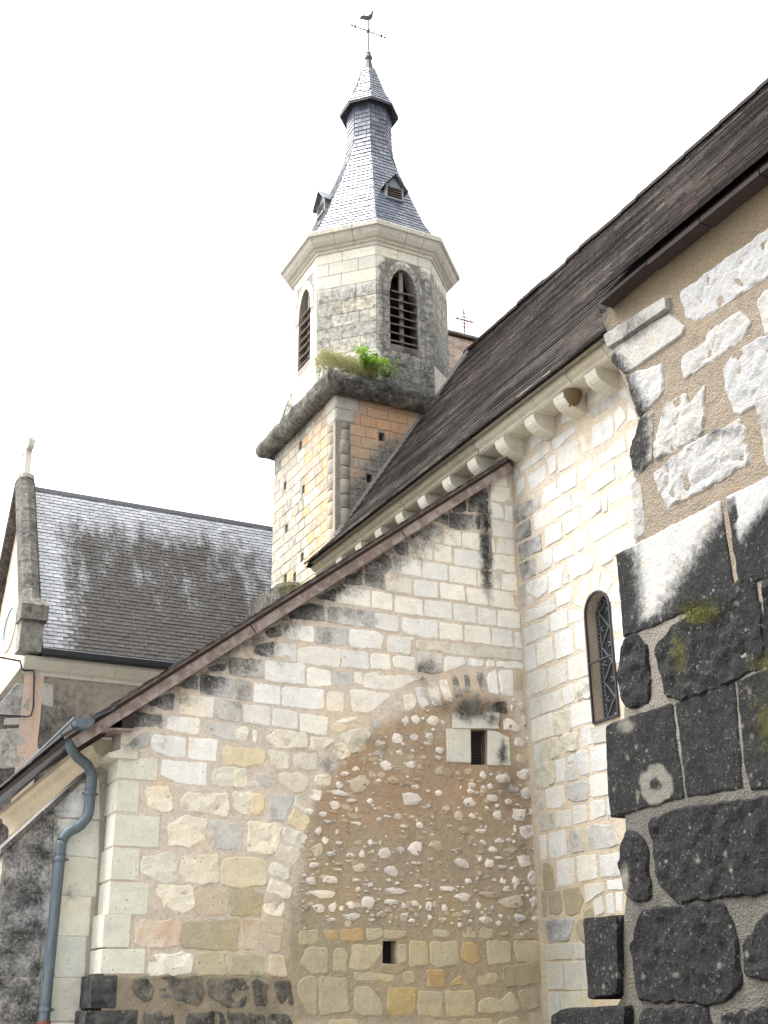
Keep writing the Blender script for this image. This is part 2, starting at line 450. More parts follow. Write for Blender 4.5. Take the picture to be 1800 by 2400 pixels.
NSTONE = [0]
def stone(wall, poly, color, mat, parent, proud=.012, rough=.004, bevel=.012, back=.05, wob=.006, rnd=.02, step=.05,
          name='stone', fn=None, grime=0., ochre=0., moss=0., ns=9., fine=None, gap=0.0, tilt=0.0, cmul=1.0):
    """one stone: an uneven outline rounded at the corners, a bevelled edge, a dressed or broken face"""
    NSTONE[0] += 1; sd = NSTONE[0]*1.37
    r = rng(NSTONE[0])
    if area(poly) < 0: poly = poly[::-1]
    if rnd: poly = chaikin(poly, rnd)
    out = resample(poly, step)
    cx = sum(p[0] for p in out)/len(out); cy = sum(p[1] for p in out)/len(out)
    o2 = []; n = len(out); nor = []
    for i in range(n):
        a = out[i-1]; b = out[(i+1) % n]; tx, ty = b[0]-a[0], b[1]-a[1]; L = math.hypot(tx, ty) or 1
        nx, ny = ty/L, -tx/L
        w = (noise.noise(Vector((out[i][0]*13, out[i][1]*13, sd)))+.6*noise.noise(Vector((out[i][0]*37, out[i][1]*37, sd+9))))*wob*1.35 - gap
        o2.append((out[i][0]+nx*w, out[i][1]+ny*w)); nor.append((nx, ny))
    out = o2
    ring = [(out[i][0]-nor[i][0]*bevel, out[i][1]-nor[i][1]*bevel) for i in range(n)]
    ring = [p for p in ring if inside(p, out) and pdist(p, out) > bevel*.55]
    pts = list(out)+ring
    st = fine or (.05 if rough > .015 else max(step, .075))
    us = [p[0] for p in out]; vs2 = [p[1] for p in out]
    u = min(us)+st*.5
    while u < max(us):
        v = min(vs2)+st*.5
        while v < max(vs2):
            q = (u+r.uniform(-.28, .28)*st, v+r.uniform(-.28, .28)*st)
            if inside(q, out) and pdist(q, out) > bevel+st*.35: pts.append(q)
            v += st
        u += st
    P, F, _o = cdt(pts, [list(range(n))])
    tl = (r.uniform(-1, 1)*tilt, r.uniform(-1, 1)*tilt)
    verts = []
    for p in P:
        d = pdist((p.x, p.y), out)
        if d < 1e-5: h = proud*.25
        else:
            e = min(1, d/(bevel*1.3)); e = math.sqrt(max(0, 1-(1-e)**2))
            h = proud*(.25+.75*e)+rough*1.8*e*fbm((p.x*ns, p.y*ns, sd), 3)+tl[0]*(p.x-cx)+tl[1]*(p.y-cy)
        verts.append(wall.at(p.x, p.y, h))
    fs = []; cnt = {}
    for f in F:
        c = (sum(P[i].x for i in f)/3, sum(P[i].y for i in f)/3)
        if not inside(c, out): continue
        a = P[f[1]]-P[f[0]]; b2 = P[f[2]]-P[f[0]]
        if a.x*b2.y-a.y*b2.x < 0: f = (f[0], f[2], f[1])
        fs.append(tuple(f))
        for i in range(3): cnt[(f[i], f[(i+1) % 3])] = 1
    bk = {}
    for (a, b2) in list(cnt):
        if (b2, a) in cnt: continue
        for i in (a, b2):
            if i not in bk: bk[i] = len(verts); verts.append(wall.at(P[i].x, P[i].y, -back))
        fs.append((a, bk[a], bk[b2], b2))
    if not fs: return None
    gr, oc, mo = [], [], []
    for v in verts:
        g, o, m = (fn(v) if fn else (0, 0, 0))[:3]
        gr.append(min(1.2, g+grime)); oc.append(min(1.2, o+ochre)); mo.append(m+moss)
    att = dict(grime=gr, ochre=oc, moss=mo)
    if fn and len(fn(verts[0])) > 3: att['pale'] = [fn(v)[3] for v in verts]
    j = r.uniform(.90, 1.05)*cmul; w = r.uniform(-.02, .02)
    c = (color[0]*j*(1+w), color[1]*j, color[2]*j*(1-2*w))
    return mk(name, verts, fs, mat, parent, color=c, attrs=att)

KIND = {  # colour, proud, rough, bevel, wobble, rounding, grime, ochre
 'w': ((.76, .75, .695), .005, .003, .006, .006, .008, .03, 0),
 'r': ((.75, .74, .69), .008, .007, .010, .010, .014, .08, 0),
 'y': ((.69, .655, .545), .010, .022, .012, .017, .012, .06, 0),
 'Y': ((.66, .58, .41), .010, .014, .012, .015, .018, .07, .05),
 'q': ((.61, .605, .53), .006, .002, .005, .002, .004, .02, 0),
 'g': ((.60, .59, .555), .006, .006, .009, .008, .012, .27, 0),
 'd': ((.50, .49, .46), .007, .007, .010, .009, .012, .18, 0),
 'D': ((.30, .265, .19), .005, .012, .012, .018, .014, .32, .08),
 'b': ((.43, .39, .275), .007, .007, .010, .012, .016, .05, 0),
 'B': ((.35, .31, .215), .007, .007, .010, .012, .016, .14, 0),
 'o': ((.54, .47, .36), .008, .008, .010, .011, .014, .04, .36),
 'O': ((.60, .54, .43), .010, .016, .012, .014, .012, .03, .52),
 'P': ((.43, .32, .165), .008, .010, .012, .012, .018, .06, .22),
 'T': ((.42, .34, .18), .008, .010, .010, .008, .014, .04, .05),
}
def parse(tile, txt):
    """each entry: pairs of measured corners and a letter for the kind of stone; tile = (x0, y0, magnification)"""
    x0, y0, s = tile; out = []
    for e in txt.replace('\n', ' ').split(';'):
        w = e.split()
        if not w: continue
        k = w[-1]; nums = [float(q) for q in w[:-1]]
        out.append(([(x0+nums[i]/s, y0+nums[i+1]/s) for i in range(0, len(nums), 2)], k))
    return out
def lay(wall, tile, txt, parent, mat, fn, **kw):
    for poly, k in parse(tile, txt):
        uv = [wall.uv(*p) for p in poly]
        c, pr, ro, be, wo_, rn, gr, oc = KIND[k]
        a = dict(proud=pr, rough=ro, bevel=be, wob=wo_, rnd=rn, grime=gr, ochre=oc, fn=fn, gap={'y': -.016, 'Y': -.016, 'o': -.008, 'O': -.010, 'b': -.009, 'B': -.009, 'P': -.006, 'T': -.004, 'r': -.006, 'D': -.012}.get(k, -.003)); a.update(kw)
        nm = 'stone'
        stone(wall, uv, c, mat, parent, name=nm, **a)
def flint(wall, cx, cy, w, h, parent, mat, color, r, fn=None, proud=.03):
    """a small knobbly rubble stone: broken outline, domed and faceted"""
    n = r.randint(7, 10); ph = r.uniform(0, 6.28); out = []
    for i in range(n):
        a = ph+6.2832*i/n; q = r.uniform(.66, 1.16)
        out.append((cx+math.cos(a)*w*.5*q, cy+math.sin(a)*h*.5*q))
    verts = [wall.at(p[0], p[1], -.02) for p in out]
    mid = []
    dx, dy = r.uniform(-.18, .18), r.uniform(-.1, .3)
    pr = min(proud, .45*min(w, h))
    for p in out:
        t = r.uniform(.68, .86); verts.append(wall.at(cx+(p[0]-cx)*t, cy+(p[1]-cy)*t, pr*r.uniform(.35, .75)))
    for p in out[::2]:
        t = r.uniform(.25, .45); verts.append(wall.at(cx+(p[0]-cx)*t+dx*w*.3, cy+(p[1]-cy)*t+dy*h*.3, pr*r.uniform(.8, 1.15)))
    k = len(out[::2]); fs = []
    for i in range(n): fs.append((i, (i+1) % n, n+(i+1) % n, n+i))
    for i in range(n):
        a = n+i; b = n+(i+1) % n; c = 2*n+(i//2) % k; d = 2*n+((i+1)//2) % k
        fs.append((a, b, d, c) if c != d else (a, b, c))
    fs.append(tuple(2*n+i for i in range(k)))
    gr = [(fn(v)[0] if fn else 0) for v in verts]
    j = r.uniform(.85, 1.08)
    return mk('rubble_stone', verts, fs, mat, parent, color=[c*j for c in color], attrs=dict(grime=gr))

# ------------------------------------------------------------------ the setting: ground
g_ = MB(); g_.add([(-400, -300, 0), (400, -300, 0), (400, 500, 0), (-400, 500, 0)], [(0, 1, 2, 3)])
tag(g_.build('ground', M['gravel'], origin=(0, 0, 0)), kind='structure')

# ================================================================== SIDE CHAPEL (lean-to with raking verge)
YA, XB = 10.57, 7.09
WA = Wall((0, YA, 0), (0, -1, 0)); WB = Wall((XB, 0, 0), (-1, 0, 0))
WD = Wall((0, YA+.38, 0), (0, -1, 0))
V1 = WA.uv(588, 1486.5); V2 = WA.uv(1187, 1105)
vk = (V2[1]-V1[1])/(V2[0]-V1[0])
def vz(x): return V1[1]+(x-V1[0])*vk               # underside of the verge board over x
XLQ = WA.uv(262, 2000)[0]                            # left arris of the quoins
chapel = thing('side_chapel', (4.9, YA, 0), 'lean-to side chapel of pale stone with blocked arch under raking brown verge board', 'chapel')

def blob(x, y, cx, cy, rx, ry): return max(0, 1-math.hypot((x-cx)/rx, (y-cy)/ry))
def grimeA(P):
    x, y = pix(P)
    gv = 0
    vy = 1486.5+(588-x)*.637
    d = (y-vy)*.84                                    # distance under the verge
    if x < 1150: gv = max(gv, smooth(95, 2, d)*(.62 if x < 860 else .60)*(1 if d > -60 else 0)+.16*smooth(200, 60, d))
    xs = 1135+(y-1200)*.045                           # old downpipe streak
    if 1140 < y < 1440: gv = max(gv, .95*smooth(24, 6, abs(x-xs))*smooth(1445, 1330, y))
    if y > 1415: gv = max(gv, 0.)
    gv = max(gv, 1.15*blob(x, y, 1110, 1660, 130, 52), .6*blob(x, y, 1195, 1850, 40, 130), .5*blob(x, y, 1240, 1950, 40, 160), .9*blob(x, y, 1150, 1680, 60, 40), 1.1*blob(x, y, 1177, 1760, 18, 55))
    gv = max(gv, .55*blob(x, y, 1000, 1590, 70, 60), .5*blob(x, y, 1090, 1590, 90, 40))
    gv = max(gv, .6*blob(x, y, 770, 1790, 60, 60), .5*blob(x, y, 870, 1740, 110, 60))
    if y > 2285 and x < 690: gv = max(gv, .40+.25*fbm(P*3, 2))
    oc = 0
    return gv, oc, 0
ARCH = [(655, 2240), (668, 2120), (690, 2050), (700, 1950), (735, 1850), (790, 1760), (880, 1690), (980, 1640), (1070, 1612), (1195, 1620), (1215, 1650), (1262, 1900), (1290, 2420), (640, 2420)]
def lerp3(a, b, t): return tuple(a[i]+(b[i]-a[i])*t for i in range(3))
def tintA(P):
    x, y = pix(P); n = fbm(P*1.9, 3)
    c = lerp3((.545, .49, .415), (.57, .50, .425), .5+n)
    c = lerp3(c, (.50, .445, .36), smooth(1950, 2250, y+n*100))
    c = lerp3(c, (.25, .215, .155), smooth(2278, 2296, y+8*n)*smooth(700, 680, x))
    if inside((x, y), ARCH):
        d = pdist((x, y), ARCH); t = smooth(-5, 35, d+n*20)
        b = lerp3((.335, .255, .178), (.33, .278, .20), smooth(1890, 2010, y+n*110+(x-960)*.06))
        b = lerp3(b, (.32, .275, .195), smooth(2050, 2200, y))
        if y < 1800: b = lerp3(b, (.36, .30, .22), smooth(.0, .25, n))
        c = lerp3(c, b, t)
    g, o, m = grimeA(P)
    return c, g*.85, o, m
def opening(wall, tile, *c): return [wall.uv(tile[0]+a/tile[2], tile[1]+b/tile[2]) for a, b in c]
aW = (960, 1600, 4.879); aA = (760, 2120, 5.184)
HO1 = opening(WA, aW, (700, 535), (700, 938), (888, 940), (888, 540))[::1]
HO2 = opening(WA, aA, (712, 440), (705, 712), (880, 725), (880, 440))
xr = XB+.02
outA = [(XLQ+.01, 0), (xr, 0), (xr, vz(xr)+.02), (XLQ+.01, vz(XLQ)+.02)]
wallA = sheet('wall', WA, outA, [HO1, HO2], M['mortar'], chapel, step=.075, rough=.008, depth=.32, fn=tintA)
for h in (HO1, HO2):
    mb = MB()
    a = min(p[0] for p in h)-.05; b = max(p[0] for p in h)+.05; c = min(p[1] for p in h)-.05; d = max(p[1] for p in h)+.05
    mb.hexa([WA.at(a, c, -.36), WA.at(b, c, -.36), WA.at(b, c, -.12), WA.at(a, c, -.12), WA.at(a, d, -.36), WA.at(b, d, -.36), WA.at(b, d, -.12), WA.at(a, d, -.12)])
    mb.build('dark_opening', M['void'], chapel)
mb = MB(); a0 = min(p[0] for p in HO1); b0 = max(p[0] for p in HO1); c0 = min(p[1] for p in HO1); d0 = max(p[1] for p in HO1)
for i in range(9):
    x = a0+(b0-a0)*(i+.5)/9; mb.bar(WA.at(x, c0-.02, -.05), WA.at(x, d0+.02, -.05), .004, .004, (0, 1, 0))
for i in range(13):
    z = c0+(d0-c0)*(i+.5)/13; mb.bar(WA.at(a0-.02, z, -.053), WA.at(b0+.02, z, -.053), .004, .004)
mb.build('wire_grille', M['iron'], chapel)

a1 = (900, 1080, 4.879); a2 = (900, 1360, 4.879); a3 = (580, 1300, 4.879); a4 = (240, 1560, 4.879); a5 = (560, 1560, 4.879)
a6 = (180, 1840, 4.879); a7 = (180, 2100, 4.879); a8 = (460, 1840, 4.879); a9 = (460, 2100, 4.879); aB = (1000, 2120, 5.184); aR = (700, 1600, 4.879)
LA = lambda t, s, **k: lay(WA, t, s, wallA, M['stone'], grimeA, **k)
LA(a1, '''1215 262 1395 135 1412 295 w; 1205 275 1445 320 1455 490 1215 450 w; 1200 465 1355 495 1365 665 1195 640 w;
1385 510 1460 520 1470 700 1385 680 w; 1200 665 1470 715 1480 890 1195 845 w; 985 395 1100 325 1190 370 1185 430 980 430 d;
775 545 930 450 945 560 890 590 800 575 d; 970 440 1195 460 1185 610 960 580 d; 540 690 640 620 735 620 730 740 d;
750 600 1110 630 1105 800 745 770 g; 1145 650 1190 650 1190 820 1140 820 d; 330 855 530 740 655 755 670 935 300 880 w;
690 785 870 805 880 980 695 955 w; 895 815 1195 850 1200 1050 905 980 w; 1208 865 1250 870 1265 1045 1218 1050 w;
1285 880 1480 910 1495 1080 1290 1050 w; 60 1020 190 935 275 930 280 1090 70 1060 d; 325 915 540 945 550 1130 320 1090 w;
580 955 765 985 775 1165 585 1140 w; 805 1005 1190 1060 1200 1245 810 1185 w; 1207 1070 1490 1095 1500 1280 1212 1240 w;
-60 1120 0 1080 70 1110 90 1230 0 1270 -60 1250 d; 125 1090 420 1140 425 1325 115 1280 w; 445 1150 720 1195 730 1375 445 1335 w;
750 1205 1045 1250 1060 1430 755 1380 w; 1075 1255 1315 1280 1330 1465 1080 1435 w; 1345 1290 1505 1305 1525 1490 1345 1470 w''')
LA(a2, '''35 -55 310 -15 315 155 30 115 w; 340 -10 610 25 620 205 345 175 w; 645 30 915 70 930 240 655 205 w;
940 80 1170 105 1190 285 965 255 w; 1215 110 1525 150 1535 335 1225 295 w; 130 175 435 225 445 405 130 365 w;
465 225 770 260 775 450 465 405 w; 795 265 1045 305 1055 490 805 460 w; 1075 310 1270 345 1285 520 1085 500 w;
1300 340 1545 370 1560 550 1310 525 w; -110 380 140 410 170 460 165 570 130 590 -110 545 r; 215 430 600 470 615 660 420 655 215 580 r;
640 480 890 510 900 690 640 670 w; 925 510 1205 545 1225 735 925 700 w; 1240 545 1455 580 1475 765 1245 740 w;
1490 595 1555 600 1575 775 1495 760 w; 45 630 340 665 300 720 305 845 40 820 r; 375 690 555 700 555 805 375 775 y;
585 710 735 725 750 830 580 800 y; 780 725 1015 750 1030 870 770 845 q; 1050 755 1320 775 1335 890 1050 875 q; 1345 790 1590 800 1595 920 1345 895 q;
110 870 350 890 355 1040 120 990 r; 385 810 660 850 670 1045 560 1075 385 1040 g; 695 875 915 890 940 960 840 1000 700 1055 r;
970 895 1140 925 1140 970 1080 990 965 965 r; 1180 920 1265 925 1270 990 1170 985 r; 1290 930 1560 945 1595 1005 1290 995 r;
-60 1100 330 1090 490 1110 60 1265 -50 1230 r; 1490 1030 1575 1030 1570 1260 1480 1250 b; 1315 1035 1460 1035 1480 1330 1340 1310 r;
1200 1060 1280 1030 1305 1310 1205 1290 1190 1130 r; 1050 1050 1130 1060 1175 1250 1110 1270 g; 920 1080 960 1080 1000 1250 930 1290 g;
770 1110 830 1100 900 1330 810 1340 g; 630 1150 720 1130 790 1390 710 1390 r; 490 1190 600 1170 670 1420 560 1440 r;
350 1240 430 1220 510 1430 420 1450 r; 230 1330 330 1320 360 1460 260 1480 y; 90 1410 190 1370 220 1480 100 1480 g''')
LA(a3, '''1330 140 1470 60 1620 60 1640 170 1560 230 1340 200 d; 1130 255 1300 180 1310 350 1110 340 d; 1345 210 1570 240 1575 400 1345 350 g;
790 490 980 390 1010 400 1005 540 d; 1040 370 1395 410 1405 600 1030 550 w; 1420 420 1650 450 1655 640 1425 600 w;
510 630 690 550 870 590 885 760 480 720 d; 925 600 1225 620 1225 815 920 770 g; 1245 625 1490 660 1500 845 1250 820 g;
190 880 380 790 395 930 240 950 d; 435 800 755 820 760 1000 510 970 435 940 w; 785 820 1140 850 1145 1050 780 1010 g;
1175 860 1500 880 1555 960 1520 1080 1200 1060 1165 990 r; 90 1030 300 1000 300 1190 65 1140 g; 330 1000 550 1030 550 1225 330 1190 w;
580 1080 760 1055 1055 1085 1055 1290 580 1240 r; 1075 1090 1370 1115 1390 1310 1085 1280 r; 1420 1135 1620 1140 1635 1310 1410 1310 r''')
LA(a5, '''-110 -95 275 -65 275 150 -110 100 g; 305 -60 745 -10 745 215 305 165 r; 785 25 1040 60 1040 235 785 230 r;
1070 60 1300 90 1300 225 1190 265 1075 225 g; 1325 85 1410 85 1415 230 1330 215 r; 1430 90 1600 90 1610 250 1560 275 1430 240 r;
-35 150 145 195 140 405 -35 380 g; 180 200 475 240 470 450 175 415 w; 500 250 970 280 970 495 780 495 500 450 r;
1010 290 1200 310 1195 530 1010 515 w; 55 455 340 480 365 560 355 695 60 640 r; 395 490 670 540 670 735 390 690 r; 695 550 1015 590 1000 800 700 750 w;
-40 730 95 720 80 870 -30 850 y; 160 740 200 740 195 870 165 870 r; 310 830 430 750 760 780 765 940 460 930 y;
830 830 1090 850 1010 920 940 990 830 950 y; 1090 680 1240 680 1230 730 1130 760 1080 745 Y;
-190 950 -60 945 290 970 270 1130 30 1150 -150 1110 Y; 330 970 540 1010 570 1170 390 1150 y; 640 1000 880 1020 880 1190 640 1170 y;
990 1030 1100 1060 1135 1150 1060 1190 980 1130 y; 1100 920 1180 900 1275 1020 1170 1085 1090 1000 y; 1180 800 1420 710 1500 800 1400 950 1290 1000 y;
-60 1180 70 1200 75 1350 -40 1390 y; 200 1250 330 1230 385 1330 350 1400 270 1380 d; 120 1330 190 1310 240 1380 110 1390 g;
470 1240 780 1260 790 1400 650 1440 480 1340 y; 900 1260 1040 1250 1030 1360 880 1340 y; 1090 640 1300 590 1380 600 1250 660 1130 665 r''')
LA(aR, '585 90 720 85 1050 140 1000 200 790 350 620 320 r')
LA(a4, '''1190 20 1400 -25 1400 70 1250 60 d; 850 240 1040 110 1090 120 1085 280 d; 1120 100 1500 150 1485 370 1115 320 g;
540 440 730 320 820 320 815 500 730 515 d; 880 320 1275 370 1265 600 865 545 w; 1305 390 1580 420 1580 640 1440 630 1295 590 g;
325 540 680 560 690 720 340 700 d; 740 580 1110 610 1100 790 900 760 730 720 r; 1165 660 1430 660 1650 720 1640 870 1480 860 1180 780 g;
250 940 430 770 540 760 540 920 400 960 d; 580 790 960 830 945 1050 740 1030 570 960 r; 995 820 1315 850 1300 1100 975 1060 w;
690 1080 1195 1110 1185 1370 880 1340 670 1250 w; 1255 1230 1380 1170 1640 1190 1640 1330 1580 1390 1290 1360 y''')
LA(a6, '''790 50 1040 30 1060 130 1110 280 1050 290 830 240 y; 1200 200 1260 110 1720 110 1740 300 1700 350 1230 270 y;
1060 470 1250 370 1480 410 1420 620 1300 700 1060 680 y; 740 830 1100 790 1150 900 1150 1110 920 1100 730 1000 y;
1200 850 1230 820 1610 810 1600 1120 1190 1110 y; 920 1170 1080 1150 1310 1170 1330 1380 1190 1440 1010 1400 y''')
LA(a8, '''430 90 620 100 630 240 560 340 450 260 y; 640 110 760 130 760 250 700 340 640 330 Y; 850 120 1140 130 1000 410 820 400 g;
1160 130 1360 220 1310 350 1130 240 y; 1120 280 1290 390 1240 520 1050 420 Y; 1000 490 1250 580 1190 720 1000 630 y;
960 680 1170 760 1110 890 910 820 y; 870 890 1060 990 1030 1070 850 1000 y; 850 1070 1080 1180 1070 1295 810 1220 y; 1300 60 1440 70 1380 170 1290 120 y;
150 400 520 440 530 580 500 740 200 720 g; 600 430 970 460 910 780 590 760 y; 310 870 500 830 800 860 780 1140 500 1165 280 1120 Y;
0 1230 120 1175 360 1200 370 1480 70 1500 -30 1420 o; 390 1200 760 1230 720 1500 390 1490 b; 780 1390 1000 1340 970 1490 790 1470 y''')
LA(a7, '''660 320 760 280 900 290 1080 270 1180 300 1170 560 900 580 670 540 O; 830 760 900 690 1180 660 1310 680 1310 880 830 890 y;
650 970 860 950 890 1060 850 1190 700 1170 630 1050 D; 950 950 1430 950 1440 1120 1400 1250 1120 1200 950 1090 D;
750 1350 1100 1340 1110 1480 750 1480 D''')
LA(a9, '''-160 310 440 260 490 300 470 620 0 600 -160 570 b; 515 270 740 270 700 610 520 610 o; 760 230 1000 260 980 430 760 415 o;
770 440 980 470 930 640 790 630 o; 10 650 310 650 340 890 10 900 b; 400 670 780 680 770 900 390 900 b; 840 690 1010 690 1030 920 850 900 o;
150 970 540 960 600 1100 540 1260 340 1260 150 1120 D; 670 980 830 1000 790 1100 800 1250 660 1260 D; 900 990 1080 990 1110 1250 950 1240 D;
-110 1360 300 1340 310 1480 -110 1480 D; 340 1350 540 1350 530 1480 340 1480 D; 590 1370 770 1370 780 1480 590 1480 D; 830 1370 1040 1370 1110 1480 830 1480 D;
1180 420 1380 380 1390 530 1180 560 b; 1260 600 1490 590 1500 880 1330 890 1200 760 b; 1170 1000 1240 940 1370 930 1370 1360 1290 1350 1170 1120 b''')
LA(aA, '''0 310 160 310 150 430 30 440 P; 200 310 470 300 480 430 440 445 200 430 P; 510 300 700 290 700 380 640 430 520 430 b;
720 310 990 330 980 380 880 400 720 400 b; 1320 320 1500 320 1510 380 1350 390 b; 110 560 180 530 290 600 270 800 110 820 b;
340 490 690 500 690 600 520 790 320 780 b; 895 490 1000 500 1000 700 895 720 b; 1050 440 1240 460 1260 740 1040 750 b;
1290 460 1620 460 1620 720 1450 755 1290 720 b; 370 840 650 830 860 870 820 940 380 900 b; 960 850 1070 820 1105 900 1080 970 960 960 b;
1240 800 1460 800 1475 1000 1270 1010 P; 690 735 890 735 1000 760 880 850 690 820 B; -60 880 180 900 270 910 290 1290 0 1340 -60 1320 b;
380 1000 550 1020 700 1200 690 1340 450 1340 370 1280 b; 770 1010 1110 1010 1110 1270 1030 1360 810 1350 760 1250 T; 1160 1060 1430 1070 1420 1360 1140 1330 b;
60 1400 400 1400 420 1480 60 1480 b''')
LA(aB, '''450 340 570 340 600 390 440 390 b; 630 310 800 310 800 400 640 410 b; 890 350 990 330 990 370 910 375 b; 1070 370 1350 355 1400 410 1080 410 B;
430 470 540 450 630 500 630 680 540 730 430 660 P; 730 450 1010 460 1030 700 740 740 b; 1060 450 1400 450 1420 650 1290 700 1100 680 b;
280 980 400 850 520 980 400 970 T; 620 870 720 810 860 860 840 930 720 970 620 980 b; 920 760 1390 710 1410 900 1330 960 970 1000 B;
220 1050 570 1050 580 1350 260 1360 b; 640 1180 780 1130 890 1180 1010 1060 1080 1130 1110 1280 630 1320 b; 1120 1060 1340 1010 1360 1250 1180 1290 B;
420 1410 790 1390 800 1480 430 1480 b; 890 1420 1120 1360 1150 1480 880 1480 b; 1270 1320 1450 1320 1470 1480 1280 1480 b; 120 1430 340 1430 340 1480 120 1480 b''')
# dressed surround of the slit window
LA(aW, '415 530 690 530 695 915 430 905 q; 893 545 1000 560 1130 630 1150 950 893 940 q', proud=.016)
LA(aW, '485 340 1010 345 1010 530 490 525 q', proud=.03, fine=.04)
LA(aW, '570 250 630 220 690 270 670 310 580 300 D; 910 260 1100 230 1110 350 960 320 D')

def flints(tile, txt, color=(.66, .62, .57)):
    x0, y0, s = tile; r = rng(txt[:20])
    for e in txt.split(','):
        cx, cy, w, h = [float(q) for q in e.split()]
        u, v = WA.uv(x0+cx/s, y0+cy/s); u2 = WA.uv(x0+(cx+w)/s, y0+cy/s)[0]; v2 = WA.uv(x0+cx/s, y0+(cy-h)/s)[1]
        c = color if r.random() > .3 else r.choice([(.50, .44, .34), (.40, .35, .27), (.5, .49, .47)])
        flint(WA, u, v, abs(u2-u)*1.22, abs(v2-v)*1.22, wallA, M['stone'], c, r, grimeA, proud=.017)
flints(aR, '750 890 80 110,660 985 90 70,530 1040 110 80,460 1170 110 90,700 1150 280 220,455 1260 200 70,600 1345 110 60,410 1400 130 110,850 1265 45 45,810 1355 70 60,1010 1370 40 25,915 1120 60 50,1080 1110 150 90,1010 950 160 110,1280 940 180 90,920 815 130 70,870 925 50 40,925 700 120 80,1120 640 150 120,1190 705 50 50,1150 800 90 70,1300 780 40 50,1320 620 110 90,1490 610 100 90,1470 700 130 50,1535 540 40 40,1340 415 110 100,1540 440 150 130,1420 410 40 40,1610 770 90 90,1600 860 70 50,1620 1010 120 110,1370 1110 110 60,1340 1190 100 45,1245 1075 40 30,1600 1260 110 80,1290 1340 230 180,1490 1410 60 50,890 470 140 120,1220 440 80 110,660 1445 30 40')
flints(aW, '380 460 60 70,340 770 90 90,330 860 80 50,400 1020 170 110,550 1040 60 80,670 1020 100 80,835 1060 80 100,930 1050 40 40,1070 1090 170 130,1310 1050 160 140,1150 480 210 170,1310 430 70 150,1250 690 170 130,1270 880 170 150,1380 930 50 50,1350 640 40 60,1165 290 40 100,1270 270 80 90,1195 195 50 30,770 150 50 110,710 1170 110 90,700 1240 80 60,840 1200 60 60,920 1185 70 60,1040 1250 60 60,1180 1220 130 120,1330 1270 150 150,940 1325 140 100,1130 1360 90 70,690 1370 160 110,880 1430 50 40,1000 1410 60 40,770 1260 50 40,580 1200 30 50')
flints((700, 1860, 4.879), '210 640 140 160,370 690 110 70,305 545 80 100,280 230 110 70,225 430 70 120,330 320 90 40,455 560 80 45,440 440 40 60,580 440 50 30,660 190 30 60,640 335 140 35,590 705 130 60,725 700 80 110,815 560 60 80,845 660 40 40,930 565 40 60,990 680 160 150,1170 650 100 100,1340 620 170 200,920 295 60 60,1010 260 90 40,1130 270 90 80,1195 370 110 50,1380 365 80 80,1300 270 50 50,1530 270 30 40,1130 410 30 25,1580 590 180 130,175 820 140 70,230 900 70 60,325 810 50 40,460 805 100 45,450 870 130 35,690 860 220 110,1060 880 180 120,900 870 60 40,1340 795 120 45,1240 800 40 30,1510 750 70 50,1280 915 60 30,140 1000 130 120,360 980 230 90,665 990 110 40,815 1045 80 60,1030 990 60 50,1130 1025 60 40,1365 1060 100 45,1470 1045 30 30,1515 1105 40 35,290 1145 340 110,680 1095 70 60,780 1115 60 30,565 1070 50 20,1100 1110 250 90,790 1240 160 130,1050 1240 170 70,1200 1285 70 80,1325 1260 90 70,1385 1300 40 60,1490 1290 80 110,1495 1205 80 35,1620 1190 40 30,85 1310 110 70,230 1310 150 120,395 1300 110 130,490 1310 60 80,590 1270 120 100,790 1350 50 40,945 1375 120 90,1060 1410 50 80,1215 1390 110 60,1340 1390 50 60,1500 1420 60 60,610 1410 250 90,30 1440 50 60,370 1440 120 60,840 1445 80 50,1630 1440 60 60')
flints((960, 1860, 4.879), '560 250 110 110,720 260 90 70,800 290 60 50,1010 250 100 110,1260 235 200 140,1390 230 50 110,620 420 140 100,810 430 140 60,870 380 25 50,1205 400 35 100,1370 440 190 180,690 560 60 100,840 560 90 70,1020 540 110 80,1130 530 60 50,1190 550 40 50,560 640 80 60,950 640 140 80,820 665 80 50,1150 650 160 70,1300 630 50 30,1420 635 70 50,1300 770 160 150,600 800 190 130,800 755 50 60,910 800 100 110,1060 840 100 65,1165 855 55 50,1160 745 70 45,1020 735 110 40,1400 960 140 160,1065 1000 85 80,1210 1020 90 150,1120 1090 110 90,1345 1090 70 70,665 1000 90 60,775 970 50 55,860 960 30 20,390 995 45 30,1450 1090 90 50,420 1090 180 60,610 1180 190 110,910 1160 210 90,1170 1240 290 180,1420 1240 90 120,790 1285 90 100,945 1310 60 70,400 1310 80 80,650 1350 90 65,490 1335 50 30,690 1280 60 20,1260 1420 140 110,1440 1430 80 80,870 1440 160 70,1040 1400 60 50,380 1440 110 40,690 1450 40 40,350 1185 40 30')
flints(aB, '190 200 110 80,310 230 50 35,400 245 55 75,535 205 45 50,720 200 150 110,875 230 90 80,-180 195 80 50')

